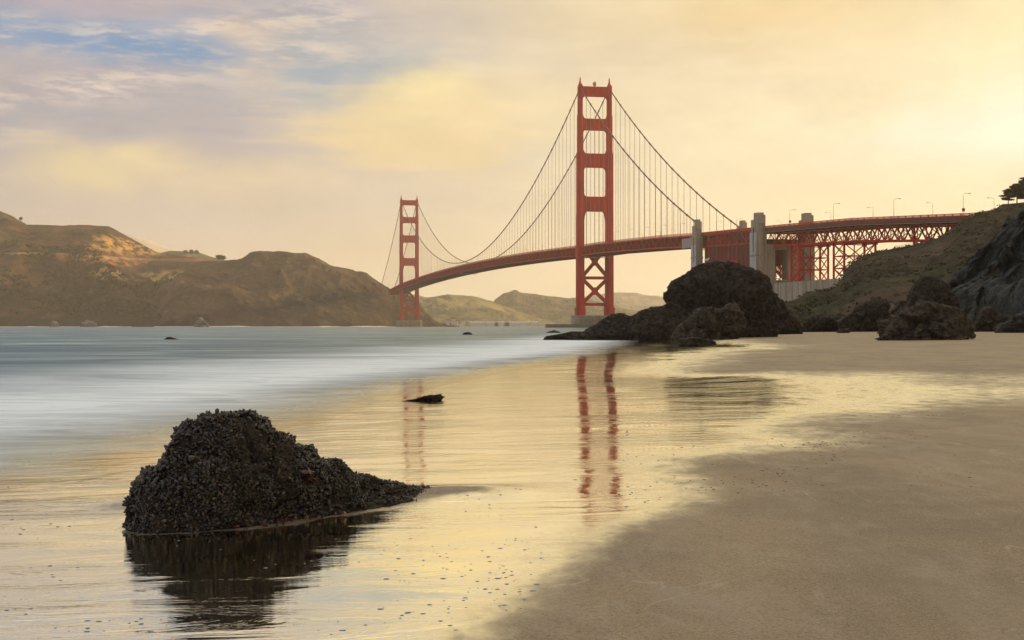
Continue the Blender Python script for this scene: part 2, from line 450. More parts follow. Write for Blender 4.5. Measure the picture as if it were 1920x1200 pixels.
# ------------------------------------------------------------------ sand
def sand():
    def axis(vals): return np.unique(np.round(np.concatenate(vals), 3))
    x = axis([np.arange(-9, 9, .085), np.arange(9, 40, .35), np.arange(40, 320, 4), -np.geomspace(9, 400, 40), [320, 400, 520, 700]])
    y = axis([np.arange(-60, 3, 3), np.arange(3, 30, .11), np.geomspace(30, 330, 230), np.geomspace(335, 1300, 40)])
    X, Y = np.meshgrid(x, y); Z = ground(X, Y)
    px = 960 + X / np.maximum(Y, 1) * F; py = HZ + (H - Z) / np.maximum(Y, 1) * F
    BY = [612, 626, 634, 640, 645, 650, 656, 661, 668, 674, 682, 690, 697, 704, 708, 712, 722, 735, 748, 760, 775, 790, 806, 822, 836, 850, 870, 890, 915, 935, 955, 980, 1010, 1050, 1120, 1200, 1400, 4000]
    BX = [1200, 1240, 1330, 1370, 1300, 1500, 1420, 1290, 1330, 1250, 1300, 1180, 1190, 1260, 1650, 2000, 2300, 2250, 1900, 1720, 1560, 1430, 1400, 1540, 1470, 1250, 1190, 1230, 1265, 1270, 1230, 1140, 1070, 1000, 910, 830, 640, 100]
    soft = np.interp(py, [612, 700, 800, 900, 1200], [110, 190, 280, 200, 160])
    wob = 55 * fbm(X * .9, Y * .35, 0, 4, seed=11); wob2 = fbm(X * .22, Y * .12, 0, 4, seed=12)
    wet = 0
    for k in np.linspace(-1, 1, 9):
        pk = py + (k * .9 + wob2 * 1.3) * np.interp(py, [612, 660, 720, 900, 1200], [3, 7, 15, 16, 20])
        wet = wet + smooth01((np.interp(pk, BY, BX) + wob - px) / soft * .5 + .5) / 9
    wet = np.where(py < 800, wet * (1 - .42 * smooth01((px - 1370) / 160) - .22 * smooth01((px - 1650) / 200)), wet)
    # rising dry band seen between the far pool and the boulders
    wet = np.where((Y > 2), wet, smooth01((0 - X) / 1.0))
    # drained hump beside the mussel rock
    hump = np.exp(-(((X + .55) / np.where(X > -.55, .50, .7)) ** 2 + ((Y - 13.25) / .42) ** 2))
    hump2 = np.exp(-(((X + 3.35) / .35) ** 2 + ((Y - 12.9) / .5) ** 2) ** 1.5)
    wet = np.clip(wet - 1.25 * hump - .8 * hump2, 0, 1)
    V = np.stack([X, Y, Z], -1).reshape(-1, 3)
    me = mesh_from('beach', V, grid_faces(len(y), len(x)), None, True)
    a = me.attributes.new('wet', 'FLOAT', 'POINT'); a.data.foreach_set('value', wet.astype(np.float32).ravel())
    m, t, b = mat('beach_sand')
    p = pos(t)
    at_ = t.new('ShaderNodeAttribute', attribute_name='wet')
    wv = at_.outputs['Fac']
    n1 = t.noise(t.scalev(p, (.5, .28, 1)), 1.0, 6, .6)
    n2 = t.noise(t.scalev(p, (1.0, .5, 1), (0, 0, R(-14))), 3.0, 5, .6)
    fine = t.noise(p, 48, 6, .82)
    grain = t.noise(p, 110, 5, .8)
    wv = t.m('ADD', wv, t.m('MULTIPLY', t.m('SUBTRACT', n2, .5), t.m('MULTIPLY', t.m('MULTIPLY', wv, t.m('SUBTRACT', 1.0, wv)), 3.4)), clamp=True)
    patch = t.noise(t.scalev(p, (.9, .5, 1), (0, 0, R(-20))), 7.0, 6, .65, dist=.8)
    wv = t.m('ADD', wv, t.m('MULTIPLY', t.m('SUBTRACT', patch, .5), t.m('MULTIPLY', t.m('MULTIPLY', wv, t.m('SUBTRACT', 1.0, wv)), 2.2)), clamp=True)
    dry = t.mix(t.ramp(n1, .3, .7), (.345, .240, .132), (.180, .128, .078))
    dry = t.mix(t.ramp(n2, .45, .75, 0, .5), dry, (.38, .30, .21))
    dry = t.mix(t.ramp(fine, .46, .62, 0, .85), dry, (.10, .07, .042))
    dry = t.mix(t.ramp(grain, .54, .66, 0, .8), dry, (.66, .55, .41))
    sweep = t.noise(t.scalev(p, (.8, .22, 1), (0, 0, R(-28))), 1.4, 6, .62, dist=1.2)
    dry = t.mix(t.ramp(sweep, .46, .66, 0, .35), dry, (.36, .285, .205))
    wash = t.noise(t.scalev(p, (1.0, .35, 1), (0, 0, R(-34))), .8, 7, .5, dist=2.0)
    dry = t.mix(t.m('MULTIPLY', t.m('MULTIPLY', t.ramp(wash, .490, .5), t.ramp(wash, .510, .5)), t.ramp(t.noise(p, .35, 4), .46, .62, 0, .42)), dry, (.50, .42, .32))
    rill = t.new('ShaderNodeTexVoronoi', feature='DISTANCE_TO_EDGE'); rill.inputs['Scale'].default_value = .42
    t.put(rill.inputs['Vector'], t.vm('ADD', t.scalev(p, (1.0, .55, 1), (0, 0, R(35))), t.vm('SCALE', t.noise(p, 1.3, 4, .6, out=1))))
    line = t.m('MULTIPLY', t.ramp(rill.outputs['Distance'], .012, .002), t.ramp(t.noise(p, .45, 3), .5, .62))
    dry = t.mix(t.m('MULTIPLY', line, .5), dry, (.62, .52, .40))
    wetc = t.mix(n1, (.16, .115, .07), (.12, .088, .056))
    col = t.mix(wv, dry, wetc)
    t.put(b.inputs['Base Color'], col)
    t.put(b.inputs['Roughness'], t.ramp(wv, 0, .5, .62, .3))
    b.inputs['Specular IOR Level'].default_value = .4
    h = t.m('ADD', t.m('MULTIPLY', fine, .7), t.m('MULTIPLY', n2, 5.0))
    t.put(b.inputs['Normal'], t.bump(h, t.ramp(wv, 0, .8, .9, .0), .012))
    # thin film of water: mirror over the wet sand
    rp1 = t.noise(t.scalev(p, (.45, 1.2, 1), (0, 0, R(14))), 1.5, 6, .58, dist=.9)
    rp2 = t.noise(t.scalev(p, (.7, 1.8, 1), (0, 0, R(20))), 4.5, 4, .5, dist=.8)
    rpm = t.noise(t.scalev(p, (.25, .4, 1), (0, 0, R(12))), 1.3, 4, .55, dist=.5)
    rip = t.m('ADD', rp1, t.m('MULTIPLY', t.m('MULTIPLY', rp2, .32), t.ramp(rpm, .42, .62, .05, 1)))
    nb = t.bump(rip, t.ramp(rpm, .36, .64, .20, .62), .028)
    gl = t.new('ShaderNodeBsdfGlossy'); t.put(gl.inputs['Color'], (1.0, .96, .79, 1))
    t.put(gl.inputs['Roughness'], t.ramp(wv, .2, .95, .42, .03)); t.put(gl.inputs['Normal'], nb)
    fr = t.new('ShaderNodeFresnel'); fr.inputs['IOR'].default_value = 2.1
    fac = t.m('MULTIPLY', t.ramp(wv, .0, .9), t.m('ADD', t.m('MULTIPLY', fr.outputs[0], .3), .86), clamp=True)
    ms = t.new('ShaderNodeMixShader'); t.put(ms.inputs[0], fac)
    t.l.new(b.outputs[0], ms.inputs[1]); t.l.new(gl.outputs[0], ms.inputs[2])
    t.l.new(ms.outputs[0], t.n['Material Output'].inputs[0])
    me.materials.append(m)
    tag(link('beach', me), kind='structure')
sand()

# ------------------------------------------------------------------ sea
def sea():
    y = np.unique(np.concatenate([np.linspace(-60, 8, 10), np.geomspace(8, 8400, 260)]))
    uu = np.concatenate([np.linspace(-1, 1, 220)])
    V = []
    for yy in y:
        half_l = max(60, abs(yy) * .62 + 40); half_r = max(60, abs(yy) * .5 + 40)
        xx = np.where(uu < 0, uu * half_l, uu * half_r)
        V.append(np.stack([xx, np.full_like(xx, yy), np.zeros_like(xx)], -1))
    V = np.array(V)
    fade = smooth01((V[..., 1] - 10) / 30)
    dx = xs(V[..., 1]) - V[..., 0]
    V[..., 2] = .035 * fbm(V[..., 0] * .06, V[..., 1] * .16, 0, 3, seed=3) * smooth01(dx / 12) + .004
    depth = np.clip(dx, -2, 400)
    me = mesh_from('sea_water', V.reshape(-1, 3), grid_faces(len(y), len(uu)), None, True)
    a = me.attributes.new('offshore', 'FLOAT', 'POINT'); a.data.foreach_set('value', depth.astype(np.float32).ravel())
    m, t, b = mat('sea_water')
    p = pos(t)
    off = t.new('ShaderNodeAttribute', attribute_name='offshore').outputs['Fac']
    s1 = t.noise(t.scalev(p, (.30, .42, 1), (0, 0, R(12))), .55, 7, .62, dist=1.2)
    s2 = t.noise(t.scalev(p, (.12, .20, 1), (0, 0, R(18))), .45, 6, .6, dist=1.0)
    s3 = t.noise(t.scalev(p, (.05, .07, 1), (0, 0, R(-4))), 1.0, 7, .66, dist=.8)
    surf = t.ramp(t.m('ADD', off, t.m('MULTIPLY', t.m('SUBTRACT', s2, .5), 22)), 7, 22, 1.0, 0.0)   # milky broken water near the shore
    milk = t.m('MULTIPLY', surf, t.ramp(t.m('ADD', t.m('MULTIPLY', s1, .6), t.m('MULTIPLY', s2, .4)), .28, .43, .55, 1.0))
    far_streak = t.m('MULTIPLY', t.ramp(s3, .48, .70, 0, .42), 1.0)
    milk = t.m('MAXIMUM', milk, far_streak)
    deep = t.mix(t.ramp(s3, .38, .62), (.0, .068, .122), (.022, .128, .182))
    s4 = t.noise(t.scalev(p, (.22, .55, 1), (0, 0, R(15))), 1.1, 7, .62, dist=2.2)
    trail = t.m('MULTIPLY', t.ramp(s4, .40, .56), t.ramp(off, 1, 45, 1.0, .35))      # foam trails
    col = t.mix(milk, deep, (.88, .95, .98))
    col = t.mix(t.m('MULTIPLY', t.m('SUBTRACT', 1.0, trail), .26), col, (.16, .26, .31))
    b.inputs['Specular IOR Level'].default_value = .09
    t.put(b.inputs['Base Color'], col)
    t.put(b.inputs['Roughness'], t.ramp(milk, 0, 1, .30, .5))
    b.inputs['IOR'].default_value = 1.33
    r1 = t.noise(t.scalev(p, (.6, 1.5, 1), (0, 0, R(6))), .8, 6, .6)
    r2 = t.noise(t.scalev(p, (.12, .3, 1)), .5, 5, .6)
    t.put(b.inputs['Normal'], t.bump(t.m('ADD', t.m('MULTIPLY', r1, .35), r2), t.ramp(off, 2, 30, .25, 1.0), .55))
    # the last thin sheet over the sand is clear
    tr = t.new('ShaderNodeBsdfTransparent'); tr.inputs[0].default_value = (.97, .96, .93, 1)
    edge = t.ramp(t.m('ADD', off, t.m('MULTIPLY', t.m('SUBTRACT', s1, .5), 5.0)), -.6, 5.5, 0, .97)
    ms = t.new('ShaderNodeMixShader'); t.put(ms.inputs[0], edge)
    t.l.new(tr.outputs[0], ms.inputs[1]); t.l.new(b.outputs[0], ms.inputs[2])
    t.l.new(ms.outputs[0], t.n['Material Output'].inputs[0])
    me.materials.append(m)
    tag(link('sea_water', me), kind='structure')
sea()

# ------------------------------------------------------------------ hills
def hill(name, sky, Dr, Ds, nc, nr, amp, wl, material, prof=.8, base=-2.0, back=.6, seed=1, edge=0.0, ridged=True, detail=None, kind='structure', crag=None):
    px = np.linspace(sky[0][0], sky[-1][0], nc)
    py = np.interp(px, [s[0] for s in sky], [s[1] for s in sky])
    k = np.ones(7) / 7.0
    dr = np.interp(px, [s[0] for s in Dr], [s[1] for s in Dr]); ds = np.interp(px, [s[0] for s in Ds], [s[1] for s in Ds])
    hr = (HZ - py) / F * dr + H
    t = np.concatenate([np.linspace(0, 1, nr), 1 + np.linspace(0, 1, nr // 3)[1:] * back])[:, None]
    D = ds + (dr - ds) * t
    X = (px - 960) / F * D
    pr = np.where(t <= 1, np.clip(t, 0, 1) ** prof, 1 - .9 * ((t - 1) / back) ** 1.6)
    Z = base + (hr - base) * pr
    win = np.clip(4 * t * (1 - t), 0, 1) ** .8
    win = np.where(t > 1, 0, win)
    hs = np.clip((hr - base) / 25.0, .15, 1)
    n = fbm(X / wl, D / wl * .7, 0, 6, .52, seed, ridged=ridged)
    n2 = fbm(X / wl * 5, D / wl * 4, 0, 4, .55, seed + 9)
    Z = Z + win * hs * amp * (n - .25) + hs * np.clip(t * 6, 0, 1) * (amp * .08 + edge) * n2
    if detail is not None: Z = detail(px, t, X, D, Z)
    V = np.stack([X, D + 0 * Z, Z], -1)
    if crag is not None:                  # broken rock face: push the surface in and out along its facing
        ca, cw = crag; q = V.copy(); wgt = np.clip(t * 8, 0, 1) * np.clip((1.02 - t) * 12, .25, 1)
        r_ = fbm(q[..., 0] / cw, q[..., 1] / cw * .6, q[..., 2] / cw, 6, .55, seed + 3, ridged=True) - .2
        st = fbm(q[..., 0] / cw * .5, q[..., 1] / cw * .3, q[..., 2] / cw * .5, 3, .5, seed + 4)
        st = np.round(st * 6) / 6 * .6 + st * .4
        if name == 'cliff': r_ = r_ + fracture(q, 60, 6, .30, 401) / 6.5 * .9 + fracture(q, 60, 16, .34, 402) / 6.5 * .9
        V = V + (np.array([-.45, -.85, .12]) * (ca * (r_ * .6 + st * 1.1) * wgt)[..., None])
    me = mesh_from(name, V.reshape(-1, 3), grid_faces(V.shape[0], nc), material, True)
    o = tag(link(name, me), kind=kind)
    return o, V

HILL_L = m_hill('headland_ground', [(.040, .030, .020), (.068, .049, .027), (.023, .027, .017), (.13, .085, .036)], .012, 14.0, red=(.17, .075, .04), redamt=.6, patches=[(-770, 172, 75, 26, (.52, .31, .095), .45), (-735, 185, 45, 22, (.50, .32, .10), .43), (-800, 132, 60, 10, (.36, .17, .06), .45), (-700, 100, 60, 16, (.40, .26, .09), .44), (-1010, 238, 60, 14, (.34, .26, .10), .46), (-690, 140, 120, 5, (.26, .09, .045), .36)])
HILL_B = m_hill('headland_cliff', [(.060, .040, .028), (.100, .065, .043), (.046, .038, .024), (.14, .090, .054)], .012, 16.0, red=(.13, .075, .05), redamt=.5)
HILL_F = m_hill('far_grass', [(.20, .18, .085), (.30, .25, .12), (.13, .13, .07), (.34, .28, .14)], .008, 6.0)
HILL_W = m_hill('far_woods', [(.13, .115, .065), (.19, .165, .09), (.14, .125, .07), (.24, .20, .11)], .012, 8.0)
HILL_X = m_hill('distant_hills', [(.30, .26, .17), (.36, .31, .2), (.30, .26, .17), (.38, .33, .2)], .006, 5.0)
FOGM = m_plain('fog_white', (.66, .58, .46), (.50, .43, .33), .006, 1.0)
HILL_R = m_hill('hillside_scrub', [(.018, .014, .007), (.042, .030, .014), (.021, .026, .008), (.095, .068, .023)], .045, 3.5, red=(.12, .075, .045), redamt=.6, pale=(.22, .21, .19))
CLIFF = m_rock('serpentine_cliff', (.012, .018, .019), (.066, .088, .088), .30, 2.4, vein=(.30, .36, .36), green=(.045, .040, .020))
BLUFF = m_hill('bluff_ground', [(.06, .05, .025), (.10, .08, .04), (.05, .055, .025), (.15, .11, .06)], .06, 1.5)

skyA = [(-980, 611), (-900, 585), (-760, 520), (-600, 462), (-480, 420), (-360, 388), (-260, 372), (-120, 385), (0, 394), (20, 402), (40, 413), (52, 420), (70, 421), (100, 422.5), (150, 424), (185, 427), (203, 427), (216, 432), (240, 445), (265, 457), (290, 467), (330, 476), (360, 483), (390, 489), (450, 494), (520, 515)]
def knoll(px, t, X, D, Z):
    # a spur that comes forward and turns its flank to the morning sun
    u = px - (205 - 130 * (1 - t))
    s = np.where(u < 0, np.exp(-(u / 70.0) ** 2), np.exp(-(u / 48.0) ** 2)) * np.exp(-((t - .70) / .22) ** 2)
    v = np.exp(-((u - 105) / 60.0) ** 2) * np.exp(-((t - .62) / .24) ** 2)
    s2 = np.exp(-((px - 40) / 45.0) ** 2) * np.exp(-((t - .5) / .25) ** 2)
    s3 = np.exp(-((px - 372) / 34.0) ** 2) * np.exp(-((t - .6) / .25) ** 2)
    s4 = np.exp(-((px - 190 - 60 * (.5 - t)) / 34.0) ** 2) * np.exp(-((t - .36) / .14) ** 2)
    return Z + 34 * s - 42 * v + 16 * s2 + 12 * s3 + 16 * s4
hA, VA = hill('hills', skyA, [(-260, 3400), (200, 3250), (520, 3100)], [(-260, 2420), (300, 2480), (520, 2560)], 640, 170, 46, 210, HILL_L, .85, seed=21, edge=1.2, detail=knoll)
skyB = [(236, 614), (250, 606), (268, 592), (290, 570), (315, 541), (338, 515), (356, 500), (380, 491), (420, 488), (440, 485), (455, 480), (468, 474.5), (490, 471.8), (540, 472.4), (572, 474.5), (590, 482), (620, 494), (650, 502), (688, 513), (705, 524), (722, 537), (735, 544), (745, 548), (765, 552), (780, 558), (790, 572), (800, 588), (815, 601), (826, 606), (845, 606.5), (856, 610), (862, 613)]
hB, VB = hill('hills', skyB, [(236, 2560), (300, 2680), (380, 2800), (560, 2850), (700, 2950), (760, 2960), (862, 2900)], [(236, 2420), (300, 2440), (600, 2520), (700, 2640), (735, 2690), (862, 2780)], 420, 170, 52, 170, HILL_B, .62, seed=33, edge=1.5)
skyF = [(200, 438), (235, 440), (255, 443.5), (275, 450), (300, 460), (320, 467), (350, 475), (380, 484), (420, 492)]
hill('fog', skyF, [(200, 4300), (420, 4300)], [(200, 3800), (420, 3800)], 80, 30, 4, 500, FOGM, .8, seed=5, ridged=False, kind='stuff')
skyG = [(290, 476), (320, 470), (345, 471), (375, 474), (395, 481), (440, 492)]
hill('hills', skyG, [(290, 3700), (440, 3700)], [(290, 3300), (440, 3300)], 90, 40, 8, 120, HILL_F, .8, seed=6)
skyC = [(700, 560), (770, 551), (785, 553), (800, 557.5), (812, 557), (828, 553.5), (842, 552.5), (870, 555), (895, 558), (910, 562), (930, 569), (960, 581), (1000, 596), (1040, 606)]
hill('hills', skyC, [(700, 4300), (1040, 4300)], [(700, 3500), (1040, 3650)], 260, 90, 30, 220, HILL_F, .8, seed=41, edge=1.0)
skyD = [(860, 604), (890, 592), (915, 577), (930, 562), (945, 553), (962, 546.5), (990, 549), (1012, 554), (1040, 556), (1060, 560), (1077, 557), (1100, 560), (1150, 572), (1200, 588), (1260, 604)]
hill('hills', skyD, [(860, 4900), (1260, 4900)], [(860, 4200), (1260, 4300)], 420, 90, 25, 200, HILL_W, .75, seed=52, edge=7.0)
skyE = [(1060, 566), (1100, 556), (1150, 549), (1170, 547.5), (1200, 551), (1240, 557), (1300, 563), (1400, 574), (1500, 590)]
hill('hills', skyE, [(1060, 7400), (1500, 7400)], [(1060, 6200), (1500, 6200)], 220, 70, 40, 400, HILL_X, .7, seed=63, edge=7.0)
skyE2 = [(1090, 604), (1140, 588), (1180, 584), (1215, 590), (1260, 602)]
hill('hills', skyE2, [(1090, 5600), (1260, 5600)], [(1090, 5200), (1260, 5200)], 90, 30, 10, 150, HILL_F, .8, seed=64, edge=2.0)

skyR = [(1400, 600), (1440, 586), (1480, 566), (1512, 555), (1533, 548), (1560, 543), (1572, 538), (1586, 508), (1600, 493), (1612, 485), (1643, 473), (1676, 467), (1715, 460), (1745, 453), (1767, 446), (1787, 429.5), (1808, 412.6), (1834, 398), (1865, 393), (1878, 384), (1895, 381), (1920, 378), (2000, 366), (2150, 350)]
hR, VR = hill('hillside', skyR, [(1400, 520), (1480, 600), (1572, 770), (1612, 790), (1715, 745), (1834, 676), (1920, 640), (2150, 560)],
              [(1400, 400), (1500, 360), (1700, 325), (1900, 310), (2150, 260)], 420, 150, 7.5, 60, HILL_R, .92, base=.2, seed=71, edge=.25, crag=(3.0, 30))
skyK = [(1766, 606), (1774, 585), (1780, 548), (1784, 532), (1800, 512), (1815, 500), (1831, 484), (1850, 462), (1870, 440), (1882, 428), (1893, 414), (1906, 401), (1920, 387), (1960, 360), (2040, 335), (2150, 330)]
hK, VK = hill('cliff', skyK, [(1766, 325), (1920, 350), (2150, 320)], [(1766, 300), (1920, 262), (2150, 220)], 300, 170, 8.5, 20, CLIFF, .55, base=.0, seed=81, edge=.5, crag=(6.5, 13))
def bluff():  # unseen bluff right of the frame, put in to shade the beach
    x = np.linspace(64, 330, 90); y = np.linspace(-220, 262, 130)
    X, Y = np.meshgrid(x, y)
    s = smooth01((X - 66 - 6 * fbm(Y * .02, 3, 0, 3, seed=9)) / 60)
    Z = .2 + 34 * s + 5 * s * fbm(X * .03, Y * .03, 0, 5, seed=91)
    Z = np.where((X / np.maximum(Y, 1) < .40) & (Y > 0), Z * np.clip((X / np.maximum(Y, 1) - .36) / .04, 0, 1), Z)
    tag(link('bluff', mesh_from('bluff', np.stack([X, Y, Z], -1).reshape(-1, 3), grid_faces(len(y), len(x)), BLUFF, True)), kind='structure')
bluff()

def surf_line(V, pxr, seed):
    rs = np.random.RandomState(seed); v, f = [], []
    pxs = V[0, :, 0] / V[0, :, 1] * F + 960
    cols = [j for j in range(V.shape[1]) if pxr[0] < pxs[j] < pxr[1]]
    base = np.array([V[int(np.argmax(V[:, j, 2] > 0)), j] for j in cols])
    hgt = .5 + 1.5 * np.clip(fbm(base[:, 0] / 30, base[:, 1] / 30, 0, 4, seed=seed) + .15, 0, 1)
    for (x, y, z), h_ in zip(base, hgt):
        v += [(x, y - 9, -.2), (x, y - 6, h_), (x, y - 3, h_ * .8), (x, y + 3, -.2)]
    for i in range(len(base) - 1):
        for a in range(3): f.append((i * 4 + a, i * 4 + a + 1, i * 4 + a + 5, i * 4 + a + 4))
    tag(link('surf', mesh_from('surf', v, f, m_plain('surf_white', (.80, .80, .78), (.6, .62, .62), .2, .8), True)), kind='stuff')
surf_line(VA, (-100, 345), 3); surf_line(VB, (290, 742), 4)

# coastal road cut into the left headland
def road_on(V, pts, width, name, material, up=1.5):
    pxs = V[..., 0] / V[..., 1] * F + 960; pys = HZ - (V[..., 2] - H) / V[..., 1] * F
    cols = [i for i in range(V.shape[1]) if pts[0][0] <= pxs[0, i] <= pts[-1][0]]
    out = []
    for i in cols:
        ty = np.interp(pxs[0, i], [p[0] for p in pts], [p[1] for p in pts])
        col = pys[:, i]; j = int(np.argmax(col <= ty))
        if j > 0: out.append(V[j, i])
    out = np.array(out)
    if len(out) < 8: return
    k = 9; pad = np.pad(out, ((k // 2, k // 2), (0, 0)), mode='edge')
    out = np.stack([np.convolve(pad[:, a], np.ones(k) / k, 'valid') for a in range(3)], -1)
    m = MB(); b = []
    for p in out:
        m.v += [(p[0], p[1] - width / 2, p[2] + up), (p[0], p[1] + width / 2, p[2] + up + .6), (p[0], p[1] - width / 2, p[2] - 6), (p[0], p[1] + width / 2, p[2] - 6)]
    for i in range(len(out) - 1):
        a = i * 4; m.f += [(a, a + 4, a + 5, a + 1), (a + 2, a + 6, a + 4, a), (a + 1, a + 5, a + 7, a + 3)]
    tag(m.build(name, material), kind='structure')
ROADM = m_plain('road_dust', (.30, .24, .17), (.24, .18, .12), .05, .9)
road_on(VA, [(5, 477), (110, 477), (200, 484), (300, 489), (380, 492)], 9, 'road', ROADM)

# ------------------------------------------------------------------ suspension bridge
BR = empty('suspension_bridge', (76.5, 1390, 0), math.asin(.2012))
tag(BR, 'long orange-red suspension bridge with two portal towers crossing the strait to a steel viaduct', 'bridge')
CX = 13.9                                # half the distance between the cables
def ztop(s):                             # top of the railing along the bridge, s metres north of the near tower
    return float(np.interp(s, [-900, -726, -594, -441, -343, -236, -60, 0] + list(np.linspace(0.1, 1280, 40)) + [1500, 1700],
                           [43, 52.5, 59.4, 64.2, 66.9, 71.0, 75.6, 76.2] + [76.2 + 7.9 * (1 - ((q - 640) / 640) ** 2) for q in np.linspace(0, 1280, 40)] + [68, 62]))
def px_s(px, off):                       # metres along the bridge for a photo column, on the line off metres west
    bx, by = 76.5 - .9796 * off, 1390 - .2012 * off
    k = (px - 960) / F
    return (bx - k * by) / (.2012 + k * .9796)

def leg_poly(wx, wy, n=.16):
    a, b = wx / 2, wy / 2; c_, d = a * (1 - 2 * n), b * (1 - 2 * n)
    e, g = a * (1 - n), b * (1 - n)
    return [(-c_, -b), (c_, -b), (c_, -g), (e, -g), (e, -d), (a, -d), (a, d), (e, d), (e, g), (c_, g), (c_, b), (-c_, b), (-c_, g), (-e, g), (-e, d), (-a, d), (-a, -d), (-e, -d), (-e, -g), (-c_, -g)]
def fillet_strut(z0, z1, xi, rx, rz_lo, rz_hi):
    """strut outline in xz with concave haunches into both legs"""
    P = []
    def arc(cx, cz, rx_, rz_, a0, a1):
        return [(cx + rx_ * math.cos(R(a0 + (a1 - a0) * i / 6)), cz + rz_ * math.sin(R(a0 + (a1 - a0) * i / 6))) for i in range(7)]
    if rz_lo > 0: P += arc(-xi + rx, z0 - rz_lo, rx, rz_lo, 180, 90)
    else: P += [(-xi, z0)]
    if rz_lo > 0: P += arc(xi - rx, z0 - rz_lo, rx, rz_lo, 90, 0)
    else: P += [(xi, z0)]
    if rz_hi > 0: P += arc(xi - rx, z1 + rz_hi, rx, rz_hi, 0, -90)
    else: P += [(xi, z1)]
    if rz_hi > 0: P += arc(-xi + rx, z1 + rz_hi, rx, rz_hi, 270, 180)
    else: P += [(-xi, z1)]
    return P
def make_tower():
    tw = empty('tower', (0, 0, 0), parent=BR)
    secs = [(11.0, 18.5, 8.2, 13.6), (18.5, 70, 6.4, 11.2), (70, 104, 6.2, 10.8), (104, 161.5, 5.9, 10.0), (161.5, 196, 4.8, 8.0), (196, 222, 4.1, 6.4)]
    for sgn in (-1, 1):
        m = MB()
        for z0, z1, wx, wy in secs:
            poly = [(x + sgn * CX, y) for x, y in leg_poly(wx, wy)]
            m.prism(poly, z0, z1)
        # thin set-back collars where the leg steps in
        for zc, wx, wy in ((126, 6.3, 10.6), (174, 5.3, 8.6)):
            m.prism([(x + sgn * CX, y) for x, y in leg_poly(wx, wy)], zc, zc + .9)
        m.build('leg', STEEL, tw)
        f = MB()
        f.prism([(x * 4.0 + sgn * CX, y * 6.0) for x, y in ((-.5, -.5), (.5, -.5), (.5, .5), (-.5, .5))], 222, 224.2,
                [(x * 3.0 + sgn * CX, y * 5.0) for x, y in ((-.5, -.5), (.5, -.5), (.5, .5), (-.5, .5))])
        f.tube([(sgn * CX, 0, 224.1), (sgn * CX, 0, 225.6), (sgn * CX, 0, 227.2), (sgn * CX, 0, 230.0), (sgn * CX, 0, 231.4)], [1.9, 1.25, .8, .55, .25], 8)
        f.build('finial', STEEL, tw)
    for z0, z1, xi, wy, rx, lo, hi in ((213.6, 222.6, 12.0, 5.0, 3.0, 3.6, 0), (182.4, 192.8, 11.7, 6.2, 2.9, 3.6, 3.4), (148.0, 160.6, 11.2, 7.6, 2.9, 4.5, 3.0), (107.4, 120.8, 11.0, 8.4, 3.0, 11.5, 3.0)):
        m = MB(); m.prism_y(fillet_strut(z0, z1, xi, rx, lo, hi), -wy / 2, wy / 2)
        k = 9
        for i in range(k):                # vertical fluting on the strut faces
            x = -xi + 3.2 + (2 * xi - 6.4) * i / (k - 1)
            for sg in (-1, 1):
                m.box(x - .45, x + .45, sg * wy / 2 - .28 if sg > 0 else -wy / 2 - .28, sg * wy / 2 + .28 if sg > 0 else -wy / 2 + .28, z0 + 1.2, z1 - 1.2)
        m.build('portal_strut', STEEL, tw)
    for zc in (45.9, 21.4):
        m = MB(); xi = 11.1
        m.prism_y([(-xi, zc - 3.4), (-xi + 1.9, zc - 1.35), (xi - 1.9, zc - 1.35), (xi, zc - 3.4), (xi, zc + 3.4), (xi - 1.9, zc + 1.35), (-xi + 1.9, zc + 1.35), (-xi, zc + 3.4)], -2.6, 2.6)
        m.build('cross_strut', STEEL, tw)
    for z0, z1 in ((23.0, 44.4), (47.6, 74)):
        m = MB()
        m.bar((-11.3, 0, z0), (11.3, 0, z1), 4.6, 2.7); m.bar((11.3, 0, z0), (-11.3, 0, z1), 4.4, 2.68)
        zc = (z0 + z1) / 2
        m.prism_y([(-2.4, zc - 1.8), (0, zc - 3.6), (2.4, zc - 1.8), (2.4, zc + 1.8), (0, zc + 3.6), (-2.4, zc + 1.8)], -2.5, 2.5)
        m.build('cross_brace', STEEL, tw)
    return tw
tower = make_tower()
b_ = MB()                                # aircraft beacon on the near tower only
b_.tube([(0, 0, 222.5), (0, 0, 223.6)], [.9, .7], 8)
b_.tube([(0, 0, 223.5), (0, 0, 223.9), (0, 0, 224.8), (0, 0, 226), (0, 0, 227), (0, 0, 227.5)], [.5, 1.4, 1.95, 1.95, 1.4, .4], 12)
bo = b_.build('beacon', LAMPM, tower)
far_tower = copy_tree(tower, BR)
far_tower.location = (0, 1280, 0)
for ch in list(far_tower.children):
    if ch.name.startswith('beacon'): bpy.data.objects.remove(ch)
tag(tower, 'near tower with a round beacon on its top strut'); tag(far_tower, 'far hazy tower in front of the dark headland')

